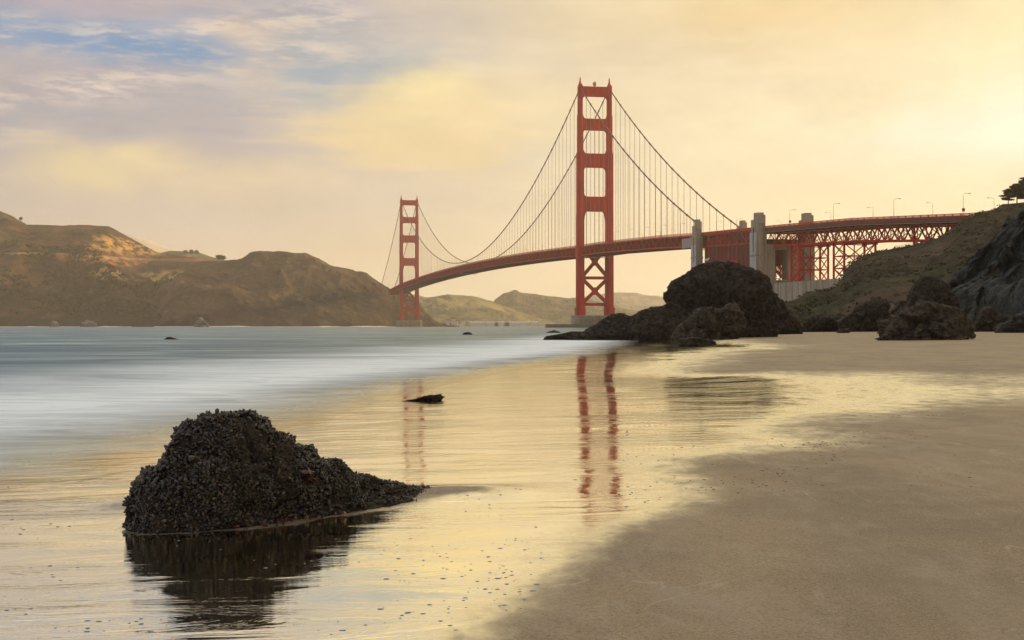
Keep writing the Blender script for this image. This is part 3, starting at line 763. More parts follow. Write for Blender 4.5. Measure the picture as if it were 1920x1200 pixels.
def superell(rx, ry, n, p=2.6):
    return [(rx * np.sign(math.cos(t)) * abs(math.cos(t)) ** (2 / p), ry * np.sign(math.sin(t)) * abs(math.sin(t)) ** (2 / p)) for t in [2 * math.pi * i / n for i in range(n)]]
for yy in (0, 1280):
    m = MB()
    m.prism(superell(22.4, 11.5, 40, 4), -3, 10.8, superell(21.2, 10.6, 40, 4))
    for i in range(30):                   # fluted sides
        x = -20 + 40 * i / 29
        m.box(x - .35, x + .35, -11.75, -10.9, -2, 9.2)
    m.prism(superell(21.8, 11.1, 40, 4), 10.2, 11.2)
    m.build('pier', CONC, BR, loc=(0, yy, 0))
m = MB()                                  # oval fender wall round the near pier
o_, i_ = superell(45.5, 23, 64, 3.2), superell(43.3, 20.8, 64, 3.2)
b0 = len(m.v)
m.v += [(x, y, -3) for x, y in o_] + [(x, y, 3.1) for x, y in o_] + [(x, y, 3.1) for x, y in i_] + [(x, y, -3) for x, y in i_]
for i in range(64):
    j = (i + 1) % 64
    for a in range(3): m.f.append((a * 64 + i, a * 64 + j, (a + 1) * 64 + j, (a + 1) * 64 + i))
m.build('fender_wall', m_concrete('wet_concrete', (.20, .165, .12), (.15, .125, .095)), BR)

# cables
def cable_pts(x):
    P = []
    for s in np.linspace(-343, 0, 40): u = (s + 343) / 343; P.append((x, s, 71.5 + (221.5 - 71.5) * u - 4 * 10.5 * u * (1 - u)))
    for s in np.linspace(0, 1280, 130)[1:]: u = (s - 640) / 640; P.append((x, s, 86.8 + (221.5 - 86.8) * u * u))
    for s in np.linspace(1280, 1623, 40)[1:]: u = (s - 1280) / 343; P.append((x, s, 221.5 + (68 - 221.5) * u - 4 * 10.5 * u * (1 - u)))
    return P
def cable_z(s):
    P = CP; return float(np.interp(s, [p[1] for p in P], [p[2] for p in P]))
CP = cable_pts(0)
for x in (-CX, CX):
    m = MB(); m.tube(cable_pts(x), .5, 8)
    s = -343 + 15.24
    while s < 1620:                       # cable bands
        z = cable_z(s); z2 = cable_z(s + 1.2); m.bar((x, s - .6, z - (z2 - z) / 2), (x, s + .6, z + (z2 - z) / 2), 1.25, 1.25); s += 15.24
    m.build('main_cable', CABLE, BR)
# suspender ropes: the hundred nearest as parts, the rest as one
ropes = []
for x in (-CX, CX):
    s = -343 + 15.24
    while s < 1610:
        z1, z0 = cable_z(s) - .5, ztop(s) - 1.6
        if z1 - z0 > 1.2 and min(abs(s), abs(s - 1280)) > 6: ropes.append((s, x, z0, z1))
        s += 15.24
ropes.sort(key=lambda r: r[0])
rest = MB()
for i, (s, x, z0, z1) in enumerate(ropes):
    m = MB() if i < 98 else rest
    for dy in (-.28, .28):
        m.bar((x, s + dy, z0), (x, s + dy, z1), .13, .13)
    if i < 98: m.build('suspender_rope', ROPE, BR)
tag(rest.build('suspender_rope', ROPE, BR), kind='stuff')

# suspended deck
SEG = np.arange(-343, 1470, 7.62)
def strip_deck(s_list, xl, xr, off0, off1, mm):
    for a, b2 in zip(s_list[:-1], s_list[1:]):
        za, zb = ztop(a), ztop(b2); b = len(mm.v)
        for s, z in ((a, za), (b2, zb)):
            mm.v += [(xl, s, z - off0), (xr, s, z - off0), (xr, s, z - off1), (xl, s, z - off1)]
        mm.f += [tuple(b + i for i in q) for q in ((0, 1, 5, 4), (2, 3, 7, 6), (1, 2, 6, 5), (3, 0, 4, 7))]
m = MB(); strip_deck(SEG, -13.2, 13.2, 1.35, 2.1, m); m.build('deck', ASPH, BR)
for sgn in (-1, 1):
    x = sgn * CX
    m = MB()
    for k in range(len(SEG) - 1):
        a, b2 = SEG[k], SEG[k + 1]; za, zb = ztop(a), ztop(b2)
        m.bar((x, a, za - 2.0), (x, b2, zb - 2.0), .75, 1.15); m.bar((x, a, za - 9.6), (x, b2, zb - 9.6), .75, .95)
        m.bar((x, a, za - 2.4), (x, a, za - 9.2), .34, .3)
        if k % 2 == 0: m.bar((x, a, za - 9.3), (x, b2, zb - 2.3), .42, .5)
        else: m.bar((x, a, za - 2.3), (x, b2, zb - 9.3), .42, .5)
    m.build('stiffening_truss', STEEL, BR)
    m = MB()
    xr = sgn * (CX + .1)
    for k in range(len(SEG) - 1):
        a, b2 = SEG[k], SEG[k + 1]; za, zb = ztop(a), ztop(b2)
        m.bar((xr, a, za - .1), (xr, b2, zb - .1), .2, .22); m.bar((xr, a, za - 1.1), (xr, b2, zb - 1.1), .2, .3)
        for q in range(6):
            u = q / 6; s = a + (b2 - a) * u; z = za + (zb - za) * u
            m.bar((xr, s, z - 1.2), (xr, s, z - .1), .1, .34 if q else .5)
    m.build('railing', STEEL, BR)
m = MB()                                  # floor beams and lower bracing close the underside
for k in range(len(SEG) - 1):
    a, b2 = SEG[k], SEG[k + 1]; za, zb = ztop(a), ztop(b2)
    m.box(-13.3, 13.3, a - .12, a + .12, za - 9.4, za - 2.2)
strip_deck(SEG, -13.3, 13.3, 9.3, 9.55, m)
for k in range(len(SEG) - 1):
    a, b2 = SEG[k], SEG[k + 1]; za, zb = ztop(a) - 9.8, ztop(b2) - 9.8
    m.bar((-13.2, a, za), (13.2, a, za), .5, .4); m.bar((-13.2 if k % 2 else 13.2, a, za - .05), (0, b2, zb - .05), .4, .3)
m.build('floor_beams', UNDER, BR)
# expansion-joint housings and the travelling maintenance gantries
for s in (14, 1180):
    m = MB(); z = ztop(s); m.box(-14.6, -13.2, s - 2.2, s + 2.2, z - 11, z - .6); m.build('joint_housing', STEEL, BR)
for s0, ln in ((px_s(860, 14), 26), (-12, 10), (-330, 12)):
    m = MB(); z = ztop(s0) - 10.2
    m.bar((-12, s0, z - 1.6), (12, s0, z - 1.6), 1.2, .5)
    for x in (-10, -4, 4, 10): m.bar((x, s0, z), (x, s0, z - 1.8), .25, .25)
    m.bar((-12.6, s0 - ln / 2, z - 2.2), (-12.6, s0 + ln / 2, z - 2.2), .25, .3)
    m.box(-13.2, -11.8, s0 - ln / 2, s0 - ln / 2 + 3, z - 2.4, z - .6)
    m.build('maintenance_gantry', PANEL, BR)
m = MB(); s = px_s(1288, 14.5); z = ztop(s)
m.box(-14.75, -14.35, s - 11, s + 11, z - 10.6, z - 3.6); m.build('grey_screen', PANEL, BR)

# concrete pylons at both ends of the arch span
def pylon(s, off, L, W, zt, label):
    sgn = -1 if off < 0 else 1
    m = MB()
    m.box(off - W / 2, off + W / 2, s - L / 2, s + L / 2, -2, zt - 12)
    m.box(off - W / 2 + .5, off + W / 2 - .5, s - L / 2 + .6, s + L / 2 - .6, zt - 12, zt - 4.2)
    m.box(off - W / 2 + 1.3, off + W / 2 - 1.2, s - L / 2 + 1.6, s + L / 2 - 3.0, zt - 4.2, zt)
    m.box(off - W / 2 + 1.0, off + W / 2 - .9, s - L / 2 - .6, s - L / 2 + 1.58, zt - 7, zt - 1.6)
    m.box(off - W / 2 - .3, off + W / 2 + .3, s - L / 2 - .3, s + L / 2 + .3, zt - 27.2, zt - 26)
    o = m.build('pylon', CONC, BR); tag(o, label)
    f = MB(); zp = zt - 12.3 if s < -400 else zt - 17.8
    f.box(off + sgn * (W / 2 + .02), off + sgn * (W / 2 + .22), s - L * .48, s - L * .12, 2, zp); f.box(off + sgn * (W / 2 + .02), off + sgn * (W / 2 + .22), s + L * .04, s + L * .48, 2, zp)
    f.box(off + sgn * (W / 2 + .02), off + sgn * (W / 2 + .22), s - L * .12, s + L * .04, 2, zp - 12)
    f.build('face_panel', CONC_PALE, o)
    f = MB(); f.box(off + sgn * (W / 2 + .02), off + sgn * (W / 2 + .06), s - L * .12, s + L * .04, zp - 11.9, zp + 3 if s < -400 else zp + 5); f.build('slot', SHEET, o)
    return o
pylon(-343, -16.6, 11.0, 4.8, 75.8, 'west pylon of the pair at the end of the suspended span')
pylon(-343, 16.6, 11.0, 4.8, 75.6, 'east pylon of the pair at the end of the suspended span')
pylon(-462, -16.8, 11.5, 6.6, 71.8, 'west pylon at the start of the viaduct')
pylon(-462, 14.8, 11.5, 6.6, 72.0, 'east pylon at the start of the viaduct')
m = MB()                                  # pier walls behind the second pylon
m.box(-13.4, -7.7, -467.5, -458, -2, 49); m.box(.3, 3.3, -467.9, -458, -2, 49); m.box(3.3, 11.4, -466, -460, -2, 49)
m.box(-13.3, 11.3, -467, -459, 49.003, 52.2); m.box(-7.7, .3, -467.2, -458, -2, 28.5)
m.build('pier_wall', CONC, BR)

# arch span between the pylons
A0, A1 = -455.5, -350
def arch_z(s): u = (s - (A0 + A1) / 2) / ((A1 - A0) / 2); return 44.5 - 30 * u * u
for sgn in (-1, 1):
    x = sgn * 13.2
    m = MB(); S = np.linspace(A0, A1, 25)
    for a, b2 in zip(S[:-1], S[1:]):
        m.bar((x, a, arch_z(a)), (x, b2, arch_z(b2)), 1.0, 1.2)
        m.bar((x, a, arch_z(a) - 5.5), (x, b2, arch_z(b2) - 5.5), 1.0, 1.0)
        m.bar((x, a, arch_z(a)), (x, b2, arch_z(b2) - 5.5), .4, .4); m.bar((x, a, arch_z(a) - 5.5), (x, a, arch_z(a)), .4, .4)
    m.build('arch_rib', STEEL, BR)
    for s in np.linspace(A0 + 1, A1 - 1, 14):
        m = MB(); m.bar((x, s, arch_z(s)), (x, s, ztop(s) - 10), .65, .65); m.build('spandrel_column', STEEL, BR)
    m = MB(); S = np.linspace(A0, A1, 14)
    for k, (a, b2) in enumerate(zip(S[:-1], S[1:])):
        za, zb = ztop(a), ztop(b2)
        m.bar((x, a, za - 2.2), (x, b2, zb - 2.2), .7, 1.1); m.bar((x, a, za - 10), (x, b2, zb - 10), .7, .9)
        m.bar((x, a, za - 2.2), (x, a, za - 10), .4, .4)
        if k % 2: m.bar((x, a, za - 10), (x, b2, zb - 2.2), .45, .45)
        else: m.bar((x, a, za - 2.2), (x, b2, zb - 10), .45, .45)
    m.build('deck_truss', STEEL, BR)
    m = MB()
    strip_deck(np.linspace(-459, -346, 12), sgn * 14.1 - .12, sgn * 14.1 + .12, .05, 1.9, m); m.build('parapet', STEEL, BR)
m = MB(); strip_deck(np.linspace(-466, -343, 12), -13.6, 13.6, 1.35, 2.4, m); m.build('deck', ASPH, BR)
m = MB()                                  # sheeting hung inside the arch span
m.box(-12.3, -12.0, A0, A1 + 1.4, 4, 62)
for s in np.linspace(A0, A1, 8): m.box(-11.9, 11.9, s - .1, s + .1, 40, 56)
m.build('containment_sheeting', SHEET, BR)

# steel viaduct on trestle towers
VS = np.linspace(-467, -800, 43)
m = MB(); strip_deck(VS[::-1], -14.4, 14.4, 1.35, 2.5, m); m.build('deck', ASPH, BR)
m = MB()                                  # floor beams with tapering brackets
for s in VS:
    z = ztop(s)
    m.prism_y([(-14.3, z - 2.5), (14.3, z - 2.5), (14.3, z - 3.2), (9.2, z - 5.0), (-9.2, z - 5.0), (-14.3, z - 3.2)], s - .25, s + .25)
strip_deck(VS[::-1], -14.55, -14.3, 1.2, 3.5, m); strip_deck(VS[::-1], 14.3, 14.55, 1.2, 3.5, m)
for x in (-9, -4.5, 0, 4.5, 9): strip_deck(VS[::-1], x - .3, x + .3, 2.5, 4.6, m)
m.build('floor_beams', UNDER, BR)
TS = np.linspace(-469, -700, 31)
for sgn in (-1, 1):
    x = sgn * 9.2
    m = MB()
    for k, (a, b2) in enumerate(zip(TS[:-1], TS[1:])):
        za, zb = ztop(a), ztop(b2)
        m.bar((x, a, za - 4.8), (x, b2, zb - 4.8), .7, .9); m.bar((x, a, za - 12.2), (x, b2, zb - 12.2), .9, 1.1)
        if k % 2 == 0: m.bar((x, a, za - 12.2), (x, b2, zb - 4.8), .6, .6)
        else: m.bar((x, a, za - 4.8), (x, b2, zb - 12.2), .6, .6)
        if k % 2 == 0: m.bar((x, a, za - 4.8), (x, a, za - 12.2), .4, .4)
    m.build('viaduct_truss', STEEL, BR)
m = MB()
for k, (a, b2) in enumerate(zip(TS[:-1], TS[1:])):
    za, zb = ztop(a), ztop(b2)
    m.bar((-9.2, a, za - 12), (9.2, a, za - 12), .35, .35)
    m.bar((-9.2, a, za - 12.1), (9.2, b2, zb - 12.1), .3, .3) if k % 2 else m.bar((9.2, a, za - 12.1), (-9.2, b2, zb - 12.1), .3, .3)
    if k % 2 == 0:
        m.bar((-9.2, a, za - 12), (0, a, za - 5), .35, .35); m.bar((9.2, a, za - 12), (0, a, za - 5), .35, .35)
m.build('sway_bracing', STEEL, BR)
def trestle(s0, s1, zb, label=None):
    m = MB(); zt = ztop((s0 + s1) / 2) - 13.2
    C = [(x, s) for x in (-9.2, 9.2) for s in (s0, s1)]
    for x, s in C:
        m.bar((x, s, zb), (x, s, zt + .3), .95, .95); m.box(x - 1.1, x + 1.1, s - 1.1, s + 1.1, zt - .6, zt + 1.0)
    n = max(2, int(round((zt - zb) / 7.0))); Zs = np.linspace(zb, zt, n + 1)
    for za, zc in zip(Zs[:-1], Zs[1:]):
        for x in (-9.2, 9.2):
            m.bar((x, s0, za), (x, s1, zc), .38, .45); m.bar((x, s1, za), (x, s0, zc), .38, .43)
            m.bar((x, s0, zc), (x, s1, zc), .42, .5)
        for s in (s0, s1): m.bar((-9.2, s, zc), (9.2, s, zc), .45, .5)
    nn = max(1, n // 2); Zs = np.linspace(zb, zt, nn + 1)
    for za, zc in zip(Zs[:-1], Zs[1:]):
        for s in (s0, s1):
            m.bar((-9.2, s, za), (9.2, s, zc), .4, .5); m.bar((9.2, s, za), (-9.2, s, zc), .4, .48)
    for x in (-3.1, 3.1): m.bar((x, s1, zb), (x, s1, zt), .5, .5)
    o = m.build('trestle_tower', STEEL, BR)
trestle(-509, -497, 28.0)
trestle(-573, -559, 20.0)
for s in (-656, -700, -722):
    m = MB(); z = ztop(s) - 4.8
    for x in (-9.2, 9.2): m.bar((x, s, z - 25), (x, s, z), .9, .9)
    m.bar((-9.2, s, z - 9), (9.2, s, z - 9), .5, .6); m.bar((-9.2, s, z - 14), (9.2, s, z - 8), .4, .4)
    m.bar((9.2, s, z - 14), (-9.2, s, z - 8), .4, .38); m.build('bent', STEEL, BR)
m = MB()                                  # lattice tower seen behind the pier wall
for x in (-7, -3.5, 0):
    for s in (-456, -448): m.bar((x, s, 22), (x, s, 50), .6, .6)
for i in range(7):
    z = 22 + 4 * i
    for s in (-456, -448):
        m.bar((-7, s, z), (-3.5, s, z + 4), .45, .45); m.bar((-3.5, s, z), (0, s, z + 4), .45, .44); m.bar((-3.5, s, z), (-7, s, z + 4), .45, .43); m.bar((0, s, z), (-3.5, s, z + 4), .45, .42)
        m.bar((-7, s, z), (0, s, z), .4, .4)
m.build('lattice_pier', STEEL, BR)
for sgn in (-1, 1):
    m = MB(); x = sgn * 14.4
    for k in range(len(VS) - 1):
        a, b2 = VS[k], VS[k + 1]; za, zb = ztop(a), ztop(b2)
        m.bar((x, a, za - .05), (x, b2, zb - .05), .2, .2); m.bar((x, a, za - 1.15), (x, b2, zb - 1.15), .2, .25)
        m.bar((x, a, za - 1.3), (x, a, za + .05), .45, .45)
        for q in range(1, 20):
            u = q / 20; m.bar((x, a + (b2 - a) * u, za + (zb - za) * u - 1.1), (x, a + (b2 - a) * u, za + (zb - za) * u - .1), .08, .13)
    m.build('railing', STEEL, BR)
m = MB()                                  # drain pipe along the outer face
for a, b2 in zip(VS[:-1], VS[1:]): m.bar((-14.75, a, ztop(a) - 3.9), (-14.75, b2, ztop(b2) - 3.9), .22, .22)
m.build('drain_pipe', PANEL, BR)
# anchorage
m = MB(); m.box(-22, 13, -492, -466, -2, 28.4); m.box(-22.4, 13.4, -492.4, -465.6, 28.4, 29.2)
for x in (-15, -8, -1, 6): m.box(x - .5, x + .5, -492.6, -492.1, -2, 27.5)
an = m.build('anchorage', CONC, BR)
m = MB(); m.box(-22.35, -22.05, -491.4, -466.6, -1, 27.6); m.build('face_panel', CONC_PALE, an)
m = MB(); m.box(-19, 26, -600, -493, -2, 27.2); m.build('anchorage', CONC, BR)

# street lamps along the deck: each is a thing
def lamp_bm(hgt, arm):
    pole = MB(); pole.tube([(0, 0, 0), (0, 0, hgt * .9)], [.15, .09], 6)
    pts = [(0, 0, hgt * .9 - .02)] + [(arm * .32 * (1 - math.cos(R(a))), 0, hgt * .9 + hgt * .09 * math.sin(R(a))) for a in (25, 50, 75, 90)] + [(arm, 0, hgt)]
    pole.tube(pts, .08, 6)
    head = MB(); head.tube([(arm - .2, 0, hgt - .02), (arm + .3, 0, hgt + .03), (arm + 1.2, 0, hgt - .05)], [.1, .2, .12], 6)
    base = MB(); base.tube([(0, 0, -.1), (0, 0, .9)], [.36, .3], 6)
    return pole, head, base
def make_lamp(hgt, arm):
    r = empty('street_lamp', (0, 0, 0))
    p, h, b = lamp_bm(hgt, arm)
    p.build('pole', LAMPM, r); h.build('lamp_head', LAMPH, r); b.build('base', LAMPM, r)
    return r
RB = math.asin(.2012)
def bpoint(x, s, z):
    return Vector((76.5 + .9796 * x - .2012 * s, 1390 + .2012 * x + .9796 * s, z))
ORD = ['first', 'second', 'third', 'fourth', 'fifth', 'sixth', 'seventh', 'eighth', 'ninth', 'tenth', 'eleventh', 'twelfth', 'thirteenth', 'fourteenth', 'fifteenth', 'sixteenth', 'seventeenth', 'eighteenth', 'nineteenth', 'twentieth']
protoW = None
def place_lamp(px, side, label, group, hgt=9.6):
    global protoW
    off = 12.6 if side == 'w' else -12.6
    s = px_s(px, off)
    if protoW is None: protoW = o = make_lamp(9.6, 2.6)
    else: o = copy_tree(protoW)
    o.location = bpoint(-off, s, ztop(s) - 1.35)
    o.rotation_euler = (0, 0, RB + (0 if side == 'w' else math.pi))
    if abs(hgt - 9.6) > .01: o.scale = (1, 1, hgt / 9.6)
    tag(o, label, 'street lamp', group)
    return o
main_w = [1070, 1055, 1035, 1017, 999, 982, 965, 936, 922, 909, 896, 885, 873, 852, 842, 833, 825, 816, 806, 798]
for i, px in enumerate(main_w):
    place_lamp(px, 'w', f'tiny lamp on the seaward deck edge, {ORD[i]} left of the near tower', 'lamps along the suspended deck', 8.6)
for i, px in enumerate([1060, 1043, 1025, 1008, 990, 975, 960]):
    place_lamp(px, 'e', f'half hidden lamp on the far deck edge, {ORD[i]} left of the near tower', 'lamps along the suspended deck', 8.6)
for i, px in enumerate([1153, 1178, 1208, 1240, 1276]):
    place_lamp(px, 'w', f'curved lamp on the seaward deck edge, {ORD[i]} right of the near tower', 'lamps along the suspended deck', 9.2)
for i, px in enumerate([1204, 1238, 1266]):
    place_lamp(px, 'e', f'half hidden lamp on the far deck edge, {ORD[i]} right of the near tower', 'lamps along the suspended deck', 7.6)
place_lamp(1344, 'w', 'curved lamp between the front pylon pair, beside the shorter pylon', 'lamps on the arch span', 8.2)
place_lamp(1381, 'w', 'curved lamp just left of the squat rear pylon', 'lamps on the arch span', 8.2)
vw = [(1481, 'tall viaduct lamp with a red square sign low on its post', 9.8), (1563, 'tall viaduct lamp, left of two standing close together without a sign', 10.6),
      (1676, 'tall plain viaduct lamp above the open truss, arm to the right', 10.4), (1806, 'tall viaduct lamp with red sign nearest the hillside', 10.6)]
vw[1] = (1563, 'taller of two lamps standing close together on the viaduct', 10.6)
for px, lb, hh in vw:
    o = place_lamp(px, 'w', lb, 'lamps on the viaduct', hh)
    if 'sign' in lb:
        sg = MB(); sg.box(-.75, .75, -.28, -.22, 2.0, 3.4); sg.build('sign_panel', SIGNR, o)
ve = [(1465, 'short bent lamp just right of the tall front pylon', 6.4), (1558, 'shorter of two lamps standing close together on the viaduct', 8.6), (1637, 'viaduct lamp with arm to the left, between two taller lamps', 8.8),
      (1749, 'viaduct lamp with arm to the left, where truss meets hillside', 8.8), (1864, 'last lamp, partly sunk behind the hill crest below the trees', 9.4)]
for px, lb, hh in ve: place_lamp(px, 'e', lb, 'lamps on the viaduct', hh)

# ------------------------------------------------------------------ boulders
ROCK = m_rock('dark_wet_boulder', (.016, .012, .009), (.082, .061, .039), 2.0, .22)
ROCK2 = m_rock('brown_boulder', (.024, .018, .012), (.105, .077, .048), 2.0, .16)
ROCK3 = m_rock('grey_boulder', (.022, .019, .017), (.095, .083, .068), 1.1, .4, vein=(.26, .24, .21))
def rock_mesh(outline, d, depth, amp, seed, nt=200, npsi=90, q=.62, center=None, wl=None, tilt=0.0, dfun=None, chop=22, joint=.95):
    """a body of its own thickness whose outline at distance d is the traced one"""
    off = (lambda px: 0.0) if dfun is None else (lambda px: float(np.interp(px, dfun[0], dfun[1])))
    P3 = np.array([at(px, py, d + off(px)) for px, py in outline]); P = P3[:, [0, 2]]
    cc = np.array(at(center[0], center[1], d + off(center[0]))) if center else P3.mean(0)
    c_ = cc[[0, 2]]
    Q = np.vstack([P, P[:1]]); QY = np.concatenate([P3[:, 1], P3[:1, 1]]); L = np.concatenate([[0], np.cumsum(np.linalg.norm(np.diff(Q, axis=0), axis=1))])
    s = np.linspace(0, L[-1], nt, endpoint=False)
    O = np.stack([np.interp(s, L, Q[:, 0]), np.interp(s, L, Q[:, 1])], -1)
    psi = np.linspace(-math.pi / 2, math.pi / 2, npsi)
    cs = np.cos(psi) ** q; sn = np.sin(psi)
    X = c_[0] + (O[None, :, 0] - c_[0]) * cs[:, None]; Z = c_[1] + (O[None, :, 1] - c_[1]) * cs[:, None]
    OY = np.interp(s, L, QY)
    Y0 = cc[1] + (OY[None, :] - cc[1]) * cs[:, None]
    Y = Y0 + depth * sn[:, None] + tilt * (Z - c_[1])
    size = max(P[:, 0].max() - P[:, 0].min(), P[:, 1].max() - P[:, 1].min()); wl = wl or size * .22
    V = np.stack([X, Y, Z], -1)
    # outward direction (ellipsoid-like) and craggy displacement
    n = np.stack([(X - c_[0]), (Y - Y0) * (size / 2 / depth) * .7, (Z - c_[1])], -1)
    n /= np.maximum(np.linalg.norm(n, axis=-1, keepdims=True), 1e-6)
    fw = smooth01(np.abs(sn) * 2.4 - .2)[:, None, None]
    if chop:
        rs = np.random.RandomState(seed + 500); C3 = np.array([c_[0], cc[1], c_[1]])
        for _ in range(chop):
            nn = rs.normal(0, 1, 3); nn[1] = -abs(nn[1]) * 1.3 - .25; nn[2] = nn[2] * .9 + .25; nn /= np.linalg.norm(nn)
            h_ = (V - C3) @ nn; lim = h_.max() * rs.uniform(.70, .93)
            V = V - np.maximum(h_ - lim, 0)[..., None] * nn * .88 * fw
        X, Y, Z = V[..., 0], V[..., 1], V[..., 2]
    a1 = fbm(X / wl, Y / wl, Z / wl, 5, .52, seed, ridged=True) - .3
    a2 = fbm(X / wl * .6 + 5, Y / wl * .6, Z / wl * .6, 2, .5, seed + 20)
    a3 = fbm(X / wl * 3, Y / wl * 3, Z / wl * 5, 5, .62, seed + 40, ridged=True) - .3
    edge = np.abs(cs[:, None]) ** 2
    disp = amp * size * (a1 * .75 + a2 * .5 * (1 - .6 * edge) + a3 * .62)
    if chop:
        fr = fracture(V, size, 4.2, .34, seed + 300) + fracture(V, size, 10.0, .30, seed + 301)
        disp = disp * .8 + joint * fr * (.20 + .80 * fw[..., 0])
    V = V + n * disp[..., None]
    return V, grid_faces(npsi, nt, wrap=True)
def rock(name, outline, base_py, depth, amp, seed, material, label, cat='rock', group=None, d=None, parent=None, **kw):
    cx = np.mean([p[0] for p in outline])
    if d is None:
        g = gpt(cx, base_py); d = min(g.y, 265) + depth * .8
    V, Fc = rock_mesh(outline, d, depth, amp, seed, **kw)
    c0 = Vector((float(V[..., 0].mean()), d, 0.0))
    V = V - np.array(c0)
    me = mesh_from(name, V.reshape(-1, 3), Fc, material, True)
    o = link(name, me, parent, c0)
    if parent is None: tag(o, label, cat, group)
    return o, V.reshape(-1, 3) + np.array(c0), Fc
G1 = 'boulders at the foot of the cliff'
rock('boulder', [(1250, 546), (1257, 532), (1280, 517), (1295, 505), (1320, 496), (1355, 494), (1385, 496), (1412, 505), (1435, 520), (1450, 542), (1455, 570), (1458, 600), (1455, 632), (1400, 645), (1330, 645), (1290, 625), (1278, 600), (1268, 580), (1254, 562)], 634, 5.0, .05, 3, ROCK, 'huge dark overhanging boulder, largest on the beach, below the bridge pylons', 'boulder', G1, center=(1355, 570), nt=340, npsi=150, wl=2.2, joint=.42, chop=30)
rock('ledge', [(1018, 637), (1026, 630), (1045, 627), (1062, 623), (1075, 621), (1086, 628), (1100, 618), (1120, 608), (1138, 594), (1165, 588), (1185, 592), (1205, 582), (1240, 575), (1256, 566), (1275, 575), (1300, 595), (1310, 640), (1200, 650), (1100, 648), (1040, 644)], 638, 3.4, .03, 9, ROCK, 'long low dark ledge sloping down from the huge boulder into the surf', 'rock ledge', G1, center=(1190, 625), nt=340, npsi=110, wl=1.2, joint=.22)
rock('boulder', [(1262, 632), (1272, 612), (1290, 600), (1312, 583), (1330, 577), (1365, 577), (1388, 584), (1397, 598), (1396, 618), (1380, 640), (1320, 645), (1275, 645)], 637, 2.6, .06, 14, ROCK2, 'brown rounded boulder leaning against the front of the huge dark one', 'boulder', G1, wl=1.2)
rock('boulder', [(1396, 628), (1410, 600), (1432, 580), (1448, 566), (1458, 556), (1470, 566), (1484, 590), (1500, 606), (1506, 618), (1502, 632), (1400, 640)], 627, 2.8, .06, 19, ROCK, 'dark pointed boulder on the right flank of the huge one', 'boulder', G1, wl=1.1)
rock('boulder', [(1504, 612), (1510, 598), (1522, 591), (1548, 590), (1562, 596), (1574, 608), (1572, 622), (1510, 626)], 618, 2.2, .06, 23, ROCK, 'small rounded dark boulder by itself, between the huge one and slanted ones', 'boulder', G1, nt=110, npsi=44)
rock('boulder', [(1570, 622), (1576, 604), (1592, 590), (1604, 579), (1625, 568), (1660, 564), (1667, 572), (1664, 590), (1666, 606), (1660, 622), (1630, 630), (1580, 630)], 622, 2.4, .07, 27, ROCK, 'flat-topped dark boulder slanting up to the right', 'boulder', G1, wl=1.0)
rock('boulder', [(1664, 612), (1672, 585), (1688, 565), (1700, 564), (1712, 572), (1720, 600), (1710, 625), (1672, 625)], 617, 2.0, .06, 31, ROCK, 'narrow dark boulder wedged behind the tall peaked pair', 'boulder', G1, nt=100, npsi=44)
rock('boulder', [(1698, 600), (1704, 565), (1714, 540), (1728, 522), (1740, 516), (1756, 524), (1778, 540), (1792, 560), (1800, 585), (1802, 620), (1750, 630), (1700, 630)], 622, 3.0, .06, 35, ROCK, 'tall peaked dark boulder standing before the cliff', 'boulder', G1, wl=1.4, nt=180)
rock('boulder', [(1645, 638), (1662, 620), (1680, 600), (1702, 580), (1740, 567), (1775, 572), (1802, 582), (1818, 600), (1828, 615), (1822, 632), (1790, 640), (1740, 646), (1660, 646)], 638, 3.0, .05, 39, ROCK2, 'broad shaggy brown boulder in front of the tall peaked one', 'boulder', G1, wl=1.2, nt=200, npsi=80)
rock('boulder', [(1822, 618), (1832, 596), (1845, 580), (1858, 575), (1874, 584), (1886, 605), (1884, 626), (1830, 630)], 622, 2.2, .06, 43, ROCK, 'dark rounded boulder between the shaggy one and the pale slab', 'boulder', G1, nt=110, npsi=44)
rock('boulder', [(1868, 622), (1884, 606), (1905, 594), (1935, 586), (1975, 590), (1990, 610), (1980, 632), (1900, 632)], 624, 2.6, .07, 47, ROCK3, 'grey layered slab cut by the edge of the picture', 'boulder', G1)
rock('rock', [(1271, 646), (1276, 636), (1292, 632.5), (1312, 634), (1320, 637), (1333, 636), (1342, 641), (1345, 648), (1300, 652)], 648, .8, .06, 51, ROCK, 'low wet rock on the sand in front of the brown boulder', 'rock', 'small rocks on the sand', nt=100, npsi=40)
rock('rock', [(1347, 636), (1356, 632.5), (1366, 633), (1373, 636), (1370, 640), (1350, 640)], 637, .5, .06, 53, ROCK, 'tiny flat rock right of the low wet one', 'rock', 'small rocks on the sand', nt=70, npsi=30)
rock('rock', [(1569, 624), (1575, 618), (1590, 617), (1595, 622), (1590, 627), (1572, 627)], 624.5, .5, .06, 55, ROCK2, 'small round rock at the left foot of the slanting boulder', 'rock', 'small rocks on the sand', nt=70, npsi=30)
rock('rock', [(305, 637), (312, 633.5), (319, 631.5), (326, 634), (335, 636.5), (330, 639), (310, 639)], 636, .8, .06, 57, ROCK, 'dark jagged rock awash far out, alone on the left side of the sea', 'rock', 'rocks awash in the sea', d=H * F / 25.5, nt=70, npsi=30)
rock('rock', [(866, 628), (870, 624.5), (876, 623), (883, 624), (887, 628), (880, 630), (870, 630)], 627.5, 1.2, .05, 59, ROCK, 'dark humped rock awash below the far tower', 'rock', 'rocks awash in the sea', d=H * F / 16.5, nt=70, npsi=30)
rock('rock', [(1022, 624.5), (1030, 621), (1040, 620), (1050, 622), (1052, 625), (1035, 626.5)], 624, 1.2, .05, 61, ROCK, 'flat dark rock awash off the tip of the ledge', 'rock', 'rocks awash in the sea', d=H * F / 13.0, nt=70, npsi=30)
